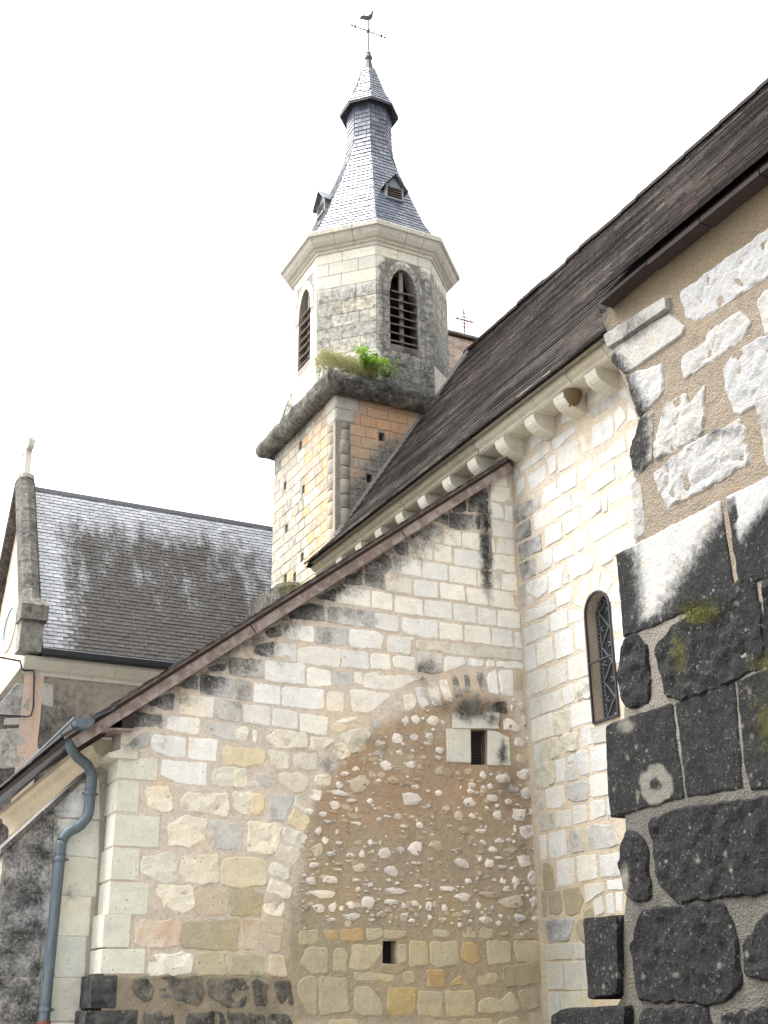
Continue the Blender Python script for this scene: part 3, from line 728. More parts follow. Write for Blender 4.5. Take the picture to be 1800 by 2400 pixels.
rr_ = rng(99); done = 0; CH = ([], [], [])
while done < 420:      # chips and part-buried rubble between the traced stones, too small and mixed to pick apart
    x = rr_.uniform(680, 1268); y = rr_.uniform(1660, 2190)
    if not inside((x, y), ARCH) or pdist((x, y), ARCH) < 10 or (1030 < x < 1205 and y < 1812): continue
    u, v = WA.uv(x, y); big = done % 3 == 0; s = rr_.uniform(.05, .105) if big else rr_.uniform(.018, .05)
    w, h = s*rr_.uniform(.9, 1.7), s*rr_.uniform(.55, .9); n = rr_.randint(6, 9); ph = rr_.uniform(0, 6.28); b = len(CH[0])
    pr = (.004 if big else .010)*rr_.uniform(.5, 1.5); j_ = rr_.uniform(.8, 1.15)
    c = rr_.choice([(.42, .355, .265), (.38, .325, .245), (.46, .40, .31)] if big else [(.6, .56, .51), (.48, .42, .33), (.52, .5, .47), (.4, .34, .26)])
    for k_ in range(n):
        a = ph+6.2832*k_/n; q_ = rr_.uniform(.7, 1.15); CH[0].append(WA.at(u+math.cos(a)*w*.5*q_, v+math.sin(a)*h*.5*q_, -.01))
    for k_ in range(n):
        p0 = CH[0][b+k_]; t = rr_.uniform(.55, .8); cc = WA.at(u, v); CH[0].append(cc+(p0-cc)*t+WA.n*(pr+.01*t))
    CH[1].extend([(b+k_, b+(k_+1) % n, b+n+(k_+1) % n, b+n+k_) for k_ in range(n)]+[tuple(b+n+k_ for k_ in range(n))])
    CH[2].extend([tuple(q_*j_ for q_ in c)]*(2*n)); done += 1
tag(mk('rubble_chips', CH[0], CH[1], M['mortar'], wallA, attrs=dict(tint=CH[2], grime=[grimeA(v)[0] for v in CH[0]])), kind='stuff')
# quoins: dressed blocks that turn the corner, so they are solid boxes with a return face
def quoin(tile, pts, ret, color, grime=0, chamfer=False):
    p = [WA.uv(tile[0]+a/tile[2], tile[1]+b/tile[2]) for a, b in pts]
    l = XLQ+ret[1]; z0 = (p[2][1]+p[3][1])/2-.004; z1 = (p[0][1]+p[1][1])/2+.004; rgt = (p[1][0]+p[2][0])/2
    bm = bmesh.new(); bmesh.ops.create_cube(bm, size=1)
    f0 = YA-.008; f1 = YA+ret[0]
    for v in bm.verts:
        v.co = Vector((l if v.co.x < 0 else rgt, f0 if v.co.y < 0 else f1, z0 if v.co.z < 0 else z1))
    bmesh.ops.subdivide_edges(bm, edges=bm.edges[:], cuts=2, use_grid_fill=True)
    for v in bm.verts: v.co += Vector((0, 1, 0))*.003*fbm(v.co*8, 2)
    bmesh.ops.bevel(bm, geom=[e for e in bm.edges if e.calc_face_angle(0) > .8], offset=.005, segments=1, affect='EDGES')
    bm.verts.ensure_lookup_table()
    vv = [v.co.copy() for v in bm.verts]; ff = [tuple(v.index for v in f.verts) for f in bm.faces]; bm.free()
    r = rng(z0)
    j = r.uniform(.95, 1.04)
    gr = [grime+grimeA(v)[0] for v in vv]
    return mk('stone', vv, ff, M['stone'], wallA, color=[c*j for c in color], attrs=dict(grime=gr))
QC = (.60, .60, .505)
quoin(a4, [(205, 1040), (635, 1080), (630, 1310), (190, 1285)], (.36, .0), QC)
quoin(a6, [(467, -45), (715, -35), (705, 305), (445, 295)], (.36, 0), QC)
quoin(a6, [(430, 340), (950, 370), (935, 710), (410, 690)], (.25, 0), QC)
quoin(a6, [(415, 722), (735, 732), (700, 1080), (390, 1080)], (.36, 0), QC)
quoin(a6, [(380, 1100), (820, 1140), (805, 1480), (350, 1470)], (.34, 0), QC)
quoin(a7, [(320, 205), (615, 215), (605, 585), (285, 580)], (.36, -.03), QC)
quoin(a7, [(290, 612), (785, 617), (770, 890), (265, 880)], (.36, -.03), QC)
quoin(a7, [(170, 915), (450, 915), (455, 1275), (150, 1275)], (.36, -.09), (.26, .25, .22), .62)
quoin(a7, [(90, 1315), (680, 1315), (690, 1720), (0, 1720)], (.36, -.12), (.26, .25, .22), .6)
# kneeler under the eave: sloped cap stone on the quoins
zk = WA.uv(240, 1775)[1]
mb = MB(); mb.sweep([(-.10, 0), (.16, 0), (.16, .13), (.10, .115), (-.05, .055), (-.10, .04)], (XLQ, YA-.035, zk), (XLQ, YA+.34, zk), (1, 0, 0), (0, 0, 1))
kn = mb.build('kneeler', M['stone'], chapel, color=(.55, .53, .45)); 
a = kn.data.attributes.new('grime', 'FLOAT', 'POINT'); a.data.foreach_set('value', [.55 if v.co.z > 0 else .1 for v in kn.data.vertices])

# roof of the chapel: rafters, verge boards, slates
SL = Vector((1, 0, vk)).normalized(); SNL = Vector((-vk, 0, 1)).normalized()
def vp(x, y, h): return Vector((x, y, vz(x)))+SNL*h
xe = WA.uv(176, 1716)[0]-.02
mb = MB()
YE = 15.4
mb.hexa([vp(xe, YA-.10, .075), vp(xr-.02, YA-.10, .075), vp(xr-.02, YE, .075), vp(xe, YE, .075),
         vp(xe, YA-.10, .10), vp(xr-.02, YA-.10, .10), vp(xr-.02, YE, .10), vp(xe, YE, .10)])
croof = mb.build('roof', M['darkwood'], chapel)
cuts = [xe+.02, WA.uv(590, 1480)[0], WA.uv(940, 1260)[0], WA.uv(1192, 1095)[0]]
for i in range(3):
    mb = MB(); g = .006
    x0, x1 = cuts[i]+g, cuts[i+1]-g
    dy = .004*(i % 2)
    mb.hexa([vp(x0, YA-.085-dy, -.022), vp(x1, YA-.085-dy, -.022), vp(x1, YA-.05, -.022), vp(x0, YA-.05, -.022),
             vp(x0, YA-.085-dy, .072), vp(x1, YA-.085-dy, .072), vp(x1, YA-.05, .072), vp(x0, YA-.05, .072)])
    mb.build('verge_board', M['wood'], croof)
mb = MB()
mb.hexa([vp(xe-.02, YA-.098, .101), vp(xr-.05, YA-.098, .101), vp(xr-.05, YA-.07, .101), vp(xe-.02, YA-.07, .101),
         vp(xe-.02, YA-.098, .122), vp(xr-.05, YA-.098, .122), vp(xr-.05, YA-.07, .122), vp(xe-.02, YA-.07, .122)])
mb.build('verge_fillet', M['wood'], croof)
mb = MB(); r = rng(5); x = xe-.05
while x < xr-.02:
    y = YA-.14
    while y < YE:
        w = .2; h = .125+r.uniform(0, .008)
        a = vp(x, y, h+.018); b = vp(x+.22, y, h)
        mb.hexa([vp(x, y, h), vp(x+.22, y, h-.012), vp(x+.22, y+w-.005, h-.012), vp(x, y+w-.005, h),
                 vp(x, y, h+.014), vp(x+.22, y, h+.002), vp(x+.22, y+w-.005, h+.002), vp(x, y+w-.005, h+.014)])
        y += w
    x += .14
o = mb.build('slates', M['slate'], croof, color=(.05, .045, .045), attrs=dict(tint=[(1, 1, 1)]*len(mb.v))); tag(o, kind='stuff')
# eave: soffit board, rafter tails
for i in range(1):
    y = YA+.10+i*.55
    mb = MB(); mb.hexa([vp(xe+.05, y, -.06), vp(XLQ+.5, y, -.06), vp(XLQ+.5, y+.09, -.06), vp(xe+.05, y+.09, -.06),
                        vp(xe+.05, y, .074), vp(XLQ+.5, y, .074), vp(XLQ+.5, y+.09, .074), vp(xe+.05, y+.09, .074)])
    mb.build('rafter', M['darkwood'], croof)
mb = MB(); mb.box(Vector((WA.uv(297, 1690)[0], YA-.005, WA.uv(297, 1692)[1])), (.055, 0, 0), (0, .05, 0), (0, 0, .085))
mb.build('purlin_end', M['darkwood'], croof)

# buttress of dressed blocks left of the quoins
zD = (0, 1600, 2.764)
butt = thing('buttress', (2.35, YA+.5, 0), 'black stained ashlar buttress behind the blue grey downpipe', 'buttress')
def grimeD(P):
    x, y = pix(P)
    xs = 128-(y-2000)*.075
    g = .70*smooth(xs+30, xs-22, x)
    g = max(g, .5*smooth(60, 0, y-1900-(x-130)*-.7)*smooth(230, 150, x))
    g = max(g, .35*blob(x, y, 175, 2100, 50, 60))
    return g, 0, 0
tl = WD.uv(193, 1826); tr = WD.uv(232, 1800); bl = WD.uv(5, 1998)
xDl = WD.uv(7, 2010)[0]
outD = [(xDl, 0), (XLQ+.1, 0), (XLQ+.1, tr[1]+.1), (tl[0]+.03, tl[1]+.06), (xDl, bl[1]+.01)]
def tintD(P): return (.36, .33, .27), grimeD(P)[0]*.8, 0, 0
wallD = sheet('core', WD, outD, [], M['mortar'], butt, step=.1, rough=.003, depth=.55, fn=tintD)
lay(WD, zD, '''290 862 525 655 552 650 545 876 310 866 g; 560 655 640 620 645 885 555 880 q; 30 1098 262 884 347 880 335 1106 g; 360 885 540 890 642 900 637 1132 350 1112 q;
30 1112 343 1116 330 1366 16 1360 g; 352 1120 637 1140 622 1386 340 1372 q; 18 1370 328 1376 312 1630 2 1625 g; 337 1380 590 1390 575 1642 320 1636 q;
-2 1636 268 1642 250 1902 -22 1898 g; 277 1642 560 1648 548 1908 259 1906 q; -24 1910 262 1914 240 2194 -45 2190 g; 270 1914 540 1914 520 2188 250 2194 q;
-48 2204 238 2206 220 2470 -65 2466 g; 248 2204 540 2204 520 2470 230 2470 q''', wallD, M['stone'], grimeD, proud=.006, rough=.002, bevel=.006, wob=.002, rnd=.006, grime=.06, fine=.09, back=.04)
# scratched lettering
mb = MB()
def strokes(txt, x, y, h, sp):
    G = {'I': [((.5,0),(.5,1)),((.2,0),(.8,0)),((.2,1),(.8,1))], 'T': [((0,1),(1,1)),((.5,0),(.5,1))], 'M': [((0,0),(.1,1)),((.1,1),(.5,.4)),((.5,.4),(.9,1)),((.9,1),(1,0))],
         'O': [((.2,0),(0,.5)),((0,.5),(.3,1)),((.3,1),(.8,.9)),((.8,.9),(.8,.3)),((.8,.3),(.2,0))], 'S': [((0,.1),(.7,.1)),((.7,.1),(.6,.5)),((.6,.5),(.1,.6)),((.1,.6),(.3,1)),((.3,1),(.9,.95))],
         'H': [((.1,0),(.1,1)),((.8,0),(.8,1)),((.1,.5),(.8,.5))], 'U': [((.1,1),(.15,.1)),((.15,.1),(.8,.1)),((.8,.1),(.85,1))], 'N': [((.1,0),(.1,1)),((.1,1),(.85,0)),((.85,0),(.85,1))],
         'E': [((.1,0),(.1,1)),((.1,1),(.9,1)),((.1,.5),(.7,.5)),((.1,0),(.9,0))], 'V': [((0,1),(.4,0)),((.4,0),(.9,1))], 'L': [((.1,1),(.1,0)),((.1,0),(.8,0))], 'Z': [((0,1),(.8,1)),((.8,1),(0,0)),((0,0),(.9,0))], ' ': []}
    for i, ch in enumerate(txt):
        for (p, q) in G[ch]:
            P = []
            for (u, v) in (p, q):
                uu, vv = WD.uv((x+i*sp+u*sp*.7)/2.764, 1600+(y-v*h)/2.764); P.append(WD.at(uu, vv, .0075))
            mb.bar(P[0], P[1], .0038, .003, (0, 1, 0))
strokes('I T M', 5, 1850, 40, 30); strokes('OSHUNE', 35, 1888, 34, 28); 
rs = rng(77)
for k in range(26):        # criss-cross scratches below the lettering, nothing legible
    x, y = rs.uniform(0, 150), rs.uniform(1940, 2170); a = rs.uniform(-1.9, 1.9); L = rs.uniform(12, 42)
    P = [WD.at(*WD.uv(xx/2.764, 1600+yy/2.764), .0075) for xx, yy in ((x, y), (x+L*math.sin(a)*.6, y+L*math.cos(a)))]
    mb.bar(P[0], P[1], .003, .003, (0, 1, 0))
tag(mb.build('scratched_letters', M['scratch'], wallD), kind='stuff')
# sloped weathering of the buttress
mb = MB()
p0 = WD.at(tl[0]+.06, tl[1]+.075); p1 = WD.at(xDl-.03, bl[1]+.0)
mb.hexa([p0+Vector((0, -.03, -.02)), p1+Vector((0, -.03, -.02)), p1+Vector((0, .5, -.02)), p0+Vector((0, .5, -.02)),
         p0+Vector((0, -.03, .03)), p1+Vector((0, -.03, .03)), p1+Vector((0, .5, .03)), p0+Vector((0, .5, .03))])
o = mb.build('weathering', M['stone'], butt, color=(.25, .22, .18)); o.data.attributes.new('grime', 'FLOAT', 'POINT').data.foreach_set('value', [.75]*8)

# side wall of the chapel behind the buttress, moulded eave cornice, zinc gutter
SD = Vector((.02, 1, 0)).normalized(); SX = Vector((1, -.02, 0)).normalized()
xs0 = XLQ+.02
mb = MB(); mb.box((xs0+.2, YA+2.6, 1.75), (.17, 0, 0), (0, 2.25, 0), (0, 0, 1.75)); mb.build('side_wall', M['plaster'], chapel)
ze = WA.uv(200, 1712)[1]
cpr = [(0, -.34), (-.03, -.34), (-.05, -.27), (-.10, -.25), (-.10, -.21), (-.13, -.16), (-.19, -.12), (-.21, -.07), (-.26, -.05), (-.26, 0), (0, 0)]
for i in range(7):
    a = Vector((xs0+.03, YA+.30, ze+.0))+SD*(i*.7+.003); mb = MB()
    mb.sweep(cpr, a, a+SD*.694, SX, (0, 0, 1)); mb.build('cornice_block', M['stone'], chapel, color=(.56, .49, .36))
gut = thing('rain_gutter', (xe, YA, ze), 'grey zinc half round gutter along the chapel eave above the downpipe', 'gutter')
mb = MB(); pr = [(.085*math.cos(math.pi+math.pi*k/12), .085*math.sin(math.pi+math.pi*k/12)) for k in range(13)]
pr += [(.079*math.cos(2*math.pi-math.pi*k/12), .079*math.sin(2*math.pi-math.pi*k/12)) for k in range(13)]
g0 = Vector((WA.uv(180, 1690)[0]+.02, YA-.22, ze+.055)); g1 = g0+SD*5.4+Vector((.0, 0, -.03))
mb.sweep(pr, g0, g1, SX, (0, 0, 1)); mb.build('channel', M['zinc'], gut)
mb = MB(); n = 12
mb.add([g0+SX*.085*math.cos(math.pi+math.pi*k/n)+Vector((0, 0, .085*math.sin(math.pi+math.pi*k/n))) for k in range(n+1)], [tuple(range(n+1))]); 
q = [v-SD*.004 for v in mb.v]; mb.add(q, [tuple(range(n, -1, -1))]); mb.build('end_cap', M['zinc'], gut)
mb = MB(); mb.tube([g0+SX*-.088, g1+SX*-.088], .012, 8); mb.build('bead', M['zinc'], gut)
mb = MB(); mb.hexa([g0+SX*.06+Vector((0, 0, .0)), g0+SX*.26+Vector((0, 0, .12)), g1+SX*.26+Vector((0, 0, .12)), g1+SX*.06,
                    g0+SX*.06+Vector((0, 0, .006)), g0+SX*.26+Vector((0, 0, .126)), g1+SX*.26+Vector((0, 0, .126)), g1+SX*.06+Vector((0, 0, .006))]); mb.build('drip_flashing', M['zinc'], gut)
for i in range(9):
    c = g0+SD*(.15+i*.42)
    mb = MB(); mb.sweep([(.094*math.cos(math.pi+math.pi*k/10), .094*math.sin(math.pi+math.pi*k/10)) for k in range(11)]+[(.087*math.cos(2*math.pi-math.pi*k/10), .087*math.sin(2*math.pi-math.pi*k/10)) for k in range(11)], c, c+SD*.025, SX, (0, 0, 1))
    mb.build('bracket', M['zinc'], gut)
mb = MB(); mb.hexa([Vector((xe+.0, YA-.07, ze-.005)), Vector((XLQ+.1, YA-.07, ze+.02)), Vector((XLQ+.1, YA+.28, ze+.02)), Vector((xe, YA+.28, ze-.005)),
                    Vector((xe+.0, YA-.07, ze+.012)), Vector((XLQ+.1, YA-.07, ze+.04)), Vector((XLQ+.1, YA+.28, ze+.04)), Vector((xe, YA+.28, ze+.012))])
mb.build('soffit_board', M['wood'], chapel)

pipe = thing('downpipe', (2.3, YA+.2, 0), 'blue grey zinc downpipe with double bend on the dark buttress', 'downpipe')
def zp(x, y, Y): return Vector(Wall((0, Y, 0), (0, -1, 0)).at(*Wall((0, Y, 0), (0, -1, 0)).uv(x/2.764, 1600+y/2.764)))
key = [(458, 350, 10.62), (462, 420, 10.66), (500, 480, 10.74), (560, 530, 10.80), (592, 590, 10.85), (592, 660, 10.86), (585, 720, 10.86), (578, 800, 10.86), (562, 870, 10.86), (510, 930, 10.86), (440, 970, 10.86), (402, 1030, 10.86), (388, 1130, 10.86)]
pts = [zp(*k) for k in key]
low = pts[-1].copy(); pts.append(Vector((low.x-.012, low.y, 1.7))); pts.append(Vector((low.x-.02, low.y, .25)))
cur = []
for i in range(len(pts)-1):
    p0 = pts[max(i-1, 0)]; p1 = pts[i]; p2 = pts[i+1]; p3 = pts[min(i+2, len(pts)-1)]
    for k in range(4):
        t = k/4
        if i >= len(pts)-3: cur.append(p1.lerp(p2, t)); continue
        cur.append(.5*((2*p1)+(-p0+p2)*t+(2*p0-5*p1+4*p2-p3)*t*t+(-p0+3*p1-3*p2+p3)*t*t*t))
cur.append(pts[-1])
mb = MB(); mb.tube(cur, .047, 18); mb.build('pipe', M['zinc'], pipe, smooth_sh=True)
for (x, y) in ((585, 712), (389, 1135), (294, 2110)):
    c = zp(x, y, 10.86)
    mb = MB(); mb.tube([c+Vector((0, 0, -.028)), c+Vector((0, 0, -.022)), c+Vector((0, 0, .0)), c+Vector((0, 0, .006))], [.053, .056, .056, .053], 18)
    mb.tube([c+Vector((0, 0, .03)), c+Vector((0, 0, .036))], [.052, .052], 18)
    mb.bar(c+Vector((-.075, .0, -.012)), c+Vector((.075, 0, -.012)), .012, .02); mb.build('collar', M['zinc'], pipe)
mb = MB(); c = zp(286, 2190, 10.86); mb.tube([Vector((c.x, c.y, .05)), Vector((c.x, c.y, c.z))], .056, 16); mb.build('base_pipe', M['redpaint'], pipe)

# ================================================================== NAVE
nave = thing('nave', (XB+1.4, 10, 0), 'nave of pale rubble stone with corbelled cornice and steep dark tiled roof', 'church nave')
def fnB(P):
    x, y = pix(P); g = 0
    g = max(g, .34*blob(x, y, 1235, 1270, 60, 160), .25*smooth(2120, 2200, y)*smooth(2290, 2200, y))
    return g, 0, 0
def tintB(P):
    x, y = pix(P); n = fbm(P*2, 3)
    c = lerp3((.45, .39, .31), (.42, .365, .29), .5+n)
    c = lerp3(c, (.40, .34, .245), smooth(1800, 2200, y)); return c, 0, 0, 0
b1 = (1180, 880, 4.879); b2 = (1180, 1160, 5.184); b3 = (1200, 1420, 5.925); b4 = (1220, 1680, 5.925); b5 = (1240, 1940, 5.925); b6 = (1240, 2180, 7.541)
YT = 15.58
wl, wb_ = WB.uv(1393, 1697); wr, _t = WB.uv(1453, 1678); _t, wt = WB.uv(1397, 1387)
wc = (wl+wr)/2; whw = (wr-wl)/2; wsp = wt-whw
def arch(c, hw, z0, sp, rise=None, n=12, pointed=False):
    pts = [(c-hw, z0), (c+hw, z0)]
    for k in range(n+1):
        a = math.pi*k/n
        if pointed:
            t = k/n; s = 1-abs(2*t-1)
            x = hw*(1-2*t); yy = rise*math.sqrt(max(0, 1-(abs(x)/hw)**1.75))
            pts.append((c+x, sp+yy))
        else: pts.append((c+hw*math.cos(a), sp+hw*math.sin(a)))
    return pts
HW = arch(wc, whw, wb_, wsp)
outB = [(-YT, 0), (1.5, 0), (1.5, 7.62), (-YT, 7.62)]
outB = [(-(YA+.5), 0), (-5.3, 0), (-5.3, 7.62), (-YT, 7.62), (-YT, 5.5), (-(YA+.5), 5.5)]
wallB = sheet('wall', WB, outB, [HW], M['mortar'], nave, step=.085, rough=.006, depth=.22, fn=tintB)
LB = lambda t, s, **k: lay(WB, t, s, wallB, M['stone'], fnB, cmul=.66, **k)
# stones between and below the corbels
LB(b1, '''300 690 420 575 530 680 310 855 w; 672 375 740 320 810 430 800 490 668 560 w; 960 185 1120 30 1215 130 1200 190 975 350 w; 0 840 80 820 155 960 60 1030 w;
960 400 1300 190 1320 290 1010 500 g; 555 745 850 560 860 530 820 640 590 850 w; 190 1050 530 770 540 850 420 960 200 1110 w; 870 690 920 670 970 850 920 890 w;
1010 600 1240 440 1270 580 1250 700 1030 840 w; 1255 430 1340 350 1410 480 1290 630 w; 1430 680 1540 560 1510 700 1450 830 w; 1330 190 1400 140 1450 280 1370 270 w; 1420 310 1440 300 1530 490 1420 540 w;
640 830 850 730 880 960 640 1110 625 990 w; 1100 920 1380 700 1415 860 1200 970 1100 1050 r; 510 950 600 910 610 1090 530 1150 r; 850 1060 1000 940 1030 1100 870 1230 w;
1040 890 1070 930 1070 1090 1045 1080 w; 275 1170 480 1010 500 1170 320 1320 w; 90 1090 170 1070 170 1160 95 1180 w; 160 1200 235 1160 240 1290 150 1400 r;
620 1180 830 1050 830 1260 630 1370 w; 1290 1010 1330 1000 1350 1160 1310 1190 w; 1350 960 1440 920 1480 1080 1390 1150 w; 960 1190 1260 1020 1280 1180 1000 1370 960 1280 r;
445 1300 600 1210 605 1370 470 1460 w; 1210 1310 1470 1160 1480 1340 1220 1470 w''')
LB(b2, '''130 130 450 0 460 140 350 230 150 350 g; 475 0 640 -80 690 10 480 130 w; 605 100 810 0 825 180 640 290 605 270 w; 835 -20 970 -60 970 110 850 150 w;
960 110 1150 30 1180 130 1180 190 990 340 960 300 r; 1210 10 1265 -20 1260 190 1215 210 w; 150 400 320 290 335 480 150 580 g; 370 240 585 140 590 330 380 440 w;
500 420 700 320 710 520 520 630 w; 725 260 910 190 930 370 750 490 w; 1040 390 1480 150 1500 340 1090 580 w; 1510 110 1600 70 1600 310 1540 300 w;
180 620 460 470 460 670 330 730 210 800 g; 410 760 560 660 600 700 590 860 430 950 r; 610 660 845 530 850 720 650 820 610 780 w; 870 470 1000 420 1030 600 900 700 w;
1330 500 1600 380 1620 590 1340 740 w; 190 850 380 760 400 970 230 1050 g; 800 790 1060 690 1100 820 1080 900 850 1030 790 950 r; 1150 600 1300 530 1330 790 1190 860 r;
530 960 755 840 720 960 705 1120 560 1200 w; 725 990 790 960 800 1060 730 1100 q; 195 1110 265 1080 270 1340 205 1380 g; 290 1080 520 970 540 1150 410 1270 280 1160 r;
290 1240 360 1230 360 1330 290 1340 w; 640 1190 840 1110 820 1290 650 1370 w; 920 1090 1010 1000 1050 1215 1000 1270 w; 1080 960 1180 940 1150 1170 1085 1180 w;
1210 1000 1260 950 1335 1060 1250 1200 1190 1175 w; 1270 880 1370 840 1420 990 1310 930 w; 1290 1200 1400 1080 1450 1300 1290 1300 w; 860 1320 890 1210 975 1300 960 1370 w; 420 1350 610 1240 630 1380 500 1450 410 1440 w''')
LB(b3, '''185 90 220 60 590 0 600 60 350 180 200 235 r; 800 70 860 50 995 80 985 190 790 250 w; 535 130 770 30 770 290 570 360 540 340 w; 170 330 510 180 530 330 490 400 190 540 r;
595 390 830 300 855 660 620 750 w; 870 250 1000 230 1020 590 930 610 880 550 w; 345 520 555 435 590 740 350 850 w; 175 580 310 530 340 870 190 920 w; 780 740 1030 640 1060 960 790 1050 w;
495 880 740 760 760 1050 520 1150 w; 210 960 470 870 490 1150 300 1240 210 1060 w; 215 1170 275 1140 285 1260 215 1290 w; 890 1100 960 1040 1065 1005 1085 1270 920 1290 y; 700 1140 850 1080 870 1310 720 1390 w;
405 1260 690 1160 710 1400 420 1510 w; 240 1320 390 1260 400 1510 260 1570 w; 820 1390 1100 1290 1120 1600 830 1690 w; 1390 60 1600 20 1610 350 1410 375 w; 1420 480 1600 420 1620 760 1440 800 w; 1460 900 1600 820 1620 1180 1490 1250 w''')
LB(b4, '''150 50 440 -60 460 260 170 350 w; 465 -40 690 -90 710 190 530 250 480 200 y; 835 160 980 130 985 380 850 430 w; 990 145 1200 90 1220 340 1010 380 q; 180 400 265 370 275 620 195 650 w;
290 350 525 300 545 540 290 610 y; 555 270 800 210 800 440 590 490 y; 970 440 1230 370 1240 720 1000 770 w; 650 570 740 520 930 460 970 780 830 820 810 700 740 620 650 650 r; 200 680 460 620 475 940 230 990 y;
490 610 625 570 620 890 500 910 w; 640 690 780 660 795 870 655 900 q; 960 830 1230 780 1240 1070 990 1120 w; 645 960 870 870 940 900 940 1150 760 1195 660 1130 g; 345 1010 600 950 620 1190 540 1260 370 1280 w;
230 1050 300 1030 320 1280 250 1310 g; 960 1190 1170 1140 1180 1370 970 1440 w; 725 1250 900 1220 930 1450 740 1500 w; 490 1320 700 1290 710 1530 500 1540 w; 260 1360 450 1320 465 1560 270 1600 g; 1200 1150 1300 1130 1310 1360 1210 1370 w''')
LB(b5, '''150 110 235 100 250 440 160 450 w; 265 90 500 30 530 370 290 430 w; 560 40 740 0 770 320 590 360 555 300 g; 800 30 860 -50 1150 -30 1260 230 1060 290 850 310 g; 195 500 290 485 340 540 350 840 210 850 b;
385 460 620 420 640 770 400 820 w; 660 400 920 370 950 700 690 760 w; 980 400 1270 340 1300 660 1000 690 w; 770 800 1040 760 1055 870 900 960 790 1060 w; 1090 740 1300 710 1310 860 1090 860 w; 175 890 240 880 240 1220 190 1220 b;
260 890 440 890 455 1160 380 1200 290 1200 b; 470 850 700 830 750 1000 700 1190 520 1200 b; 890 1030 1010 950 1040 1170 920 1230 w; 1060 930 1160 910 1190 1200 1090 1200 w; 1210 900 1300 890 1290 1170 1210 1150 w;
230 1290 630 1250 600 1400 550 1570 270 1590 g; 640 1400 720 1250 860 1450 860 1650 720 1550 b; 750 1200 860 1090 900 1230 820 1280 b''')
LB(b6, '''290 260 770 225 790 515 300 540 q; 790 215 920 210 1000 310 1015 510 800 515 q; 300 570 595 555 625 1060 325 1060 q; 615 550 1050 540 1085 1070 640 1065 q;
330 1100 540 1090 560 1600 345 1600 q; 560 1090 920 1085 930 1600 570 1600 q; 930 1080 1110 1080 1120 1600 940 1600 q; 345 1630 550 1630 560 1800 345 1800 q''', gap=.002, wob=.001)
# window: reveal comes from the wall, then frame, glass, lead lattice
mb = MB(); mb.add([WB.at(p[0], p[1], -.13) for p in arch(wc, whw+.02, wb_-.02, wsp)], [tuple(range(15))])
win = mb.build('window', M['glass'], nave)
mb = MB(); fr = arch(wc, whw-.004, wb_+.004, wsp)
for i in range(len(fr)): mb.bar(WB.at(*fr[i], .012), WB.at(*fr[(i+1) % len(fr)], .012), .02, .02, (1, 0, 0))
mb.bar(WB.at(wl, (wb_+wsp)/2+.05, .012), WB.at(wr, (wb_+wsp)/2+.05, .012), .018, .018)
mb.build('frame', M['iron'], win)
mb = MB()
def came(p, q, w=.012): mb.bar(WB.at(*p, -.122), WB.at(*q, -.122), w, .012, (1, 0, 0))
il, ir = wl+.06, wr-.06; st = (ir-il)
came((il, wb_), (il, wsp+.1)); came((ir, wb_), (ir, wsp+.1)); came((wl+.015, wb_), (wl+.015, wsp+.05)); came((wl, wb_+.06), (wr, wb_+.06)); came((wl, wb_+.015), (wr, wb_+.015))
z = wb_+.06; k = 0
while z < wsp+.12:
    z2 = min(z+st*1.25, wsp+.2)
    came((il, z), (ir, z2), .010); came((ir, z), (il, z2), .010)
    for cz in ((z+z2)/2, z):
        for cx_ in ((il+ir)/2,) if cz == z else (il+.02, ir-.02):
            for a in range(4):
                an = math.pi/4+a*math.pi/2; d = .036
                came((cx_+.008*math.cos(an), cz+.008*math.sin(an)), (cx_+d*math.cos(an), cz+d*math.sin(an)), .012)
    z = z2
z = wb_+.06
while z < wsp+.06:
    came((wl, z), (il, z), .008); came((ir, z), (wr, z), .008); z += .045
mb.build('lead_lattice', M['came'], win)

# cornice blocks, corbels
CSP = .625; c_y0 = 5.9
cx0 = XB; zc = 7.58
cprof = [(0, 0), (-.24, 0), (-.27, .015), (-.27, .05), (-.285, .055)]
for k in range(7):
    a = -math.pi/2+math.pi*k/6; cprof.append((-.285-.05*math.cos(a), .11+.05*math.sin(a)))
cprof += [(-.285, .165), (-.36, .175), (-.38, .19), (-.38, .235), (0, .235)]
i = 0; y = 11.46-CSP*9
r = rng(3)
while y < YT-.1:
    y2 = min(y+CSP, YT)
    if y2 > 5.9:
        mb = MB(); j = r.uniform(-.006, .006)
        mb.sweep([(p+j, q) for p, q in cprof], (cx0, y+.004, zc), (cx0, y2-.004, zc), (1, 0, 0), (0, 0, 1))
        o = mb.build('cornice_block', M['stone'], nave, color=(.43, .395, .30) if y > 10.3 else (.55, .515, .42))  # far blocks darker: their shade is put into the colour
        o.data.attributes.new('grime', 'FLOAT', 'POINT').data.foreach_set('value', [.12 if y > 10.5 else .02]*len(o.data.vertices))
    y += CSP
kp = [(0, 0), (-.27, 0), (-.285, -.02), (-.28, -.06), (-.262, -.10), (-.235, -.13), (-.19, -.16), (-.13, -.18), (-.06, -.195), (-.02, -.205), (0, -.21)]
for yc in [8.62, 9.18, 9.75, 10.36]+[10.36+.62*k for k in range(1, 8)]:
    mb = MB(); j = r.uniform(-.01, .01); w = .093
    mb.sweep([(p, q*1.02) for p, q in kp], (cx0, yc-w+j, zc-.001), (cx0, yc+w+j, zc-.001), (1, 0, 0), (0, 0, 1))
    o = mb.build('corbel', M['stone'], nave, color=(.56, .535, .45))

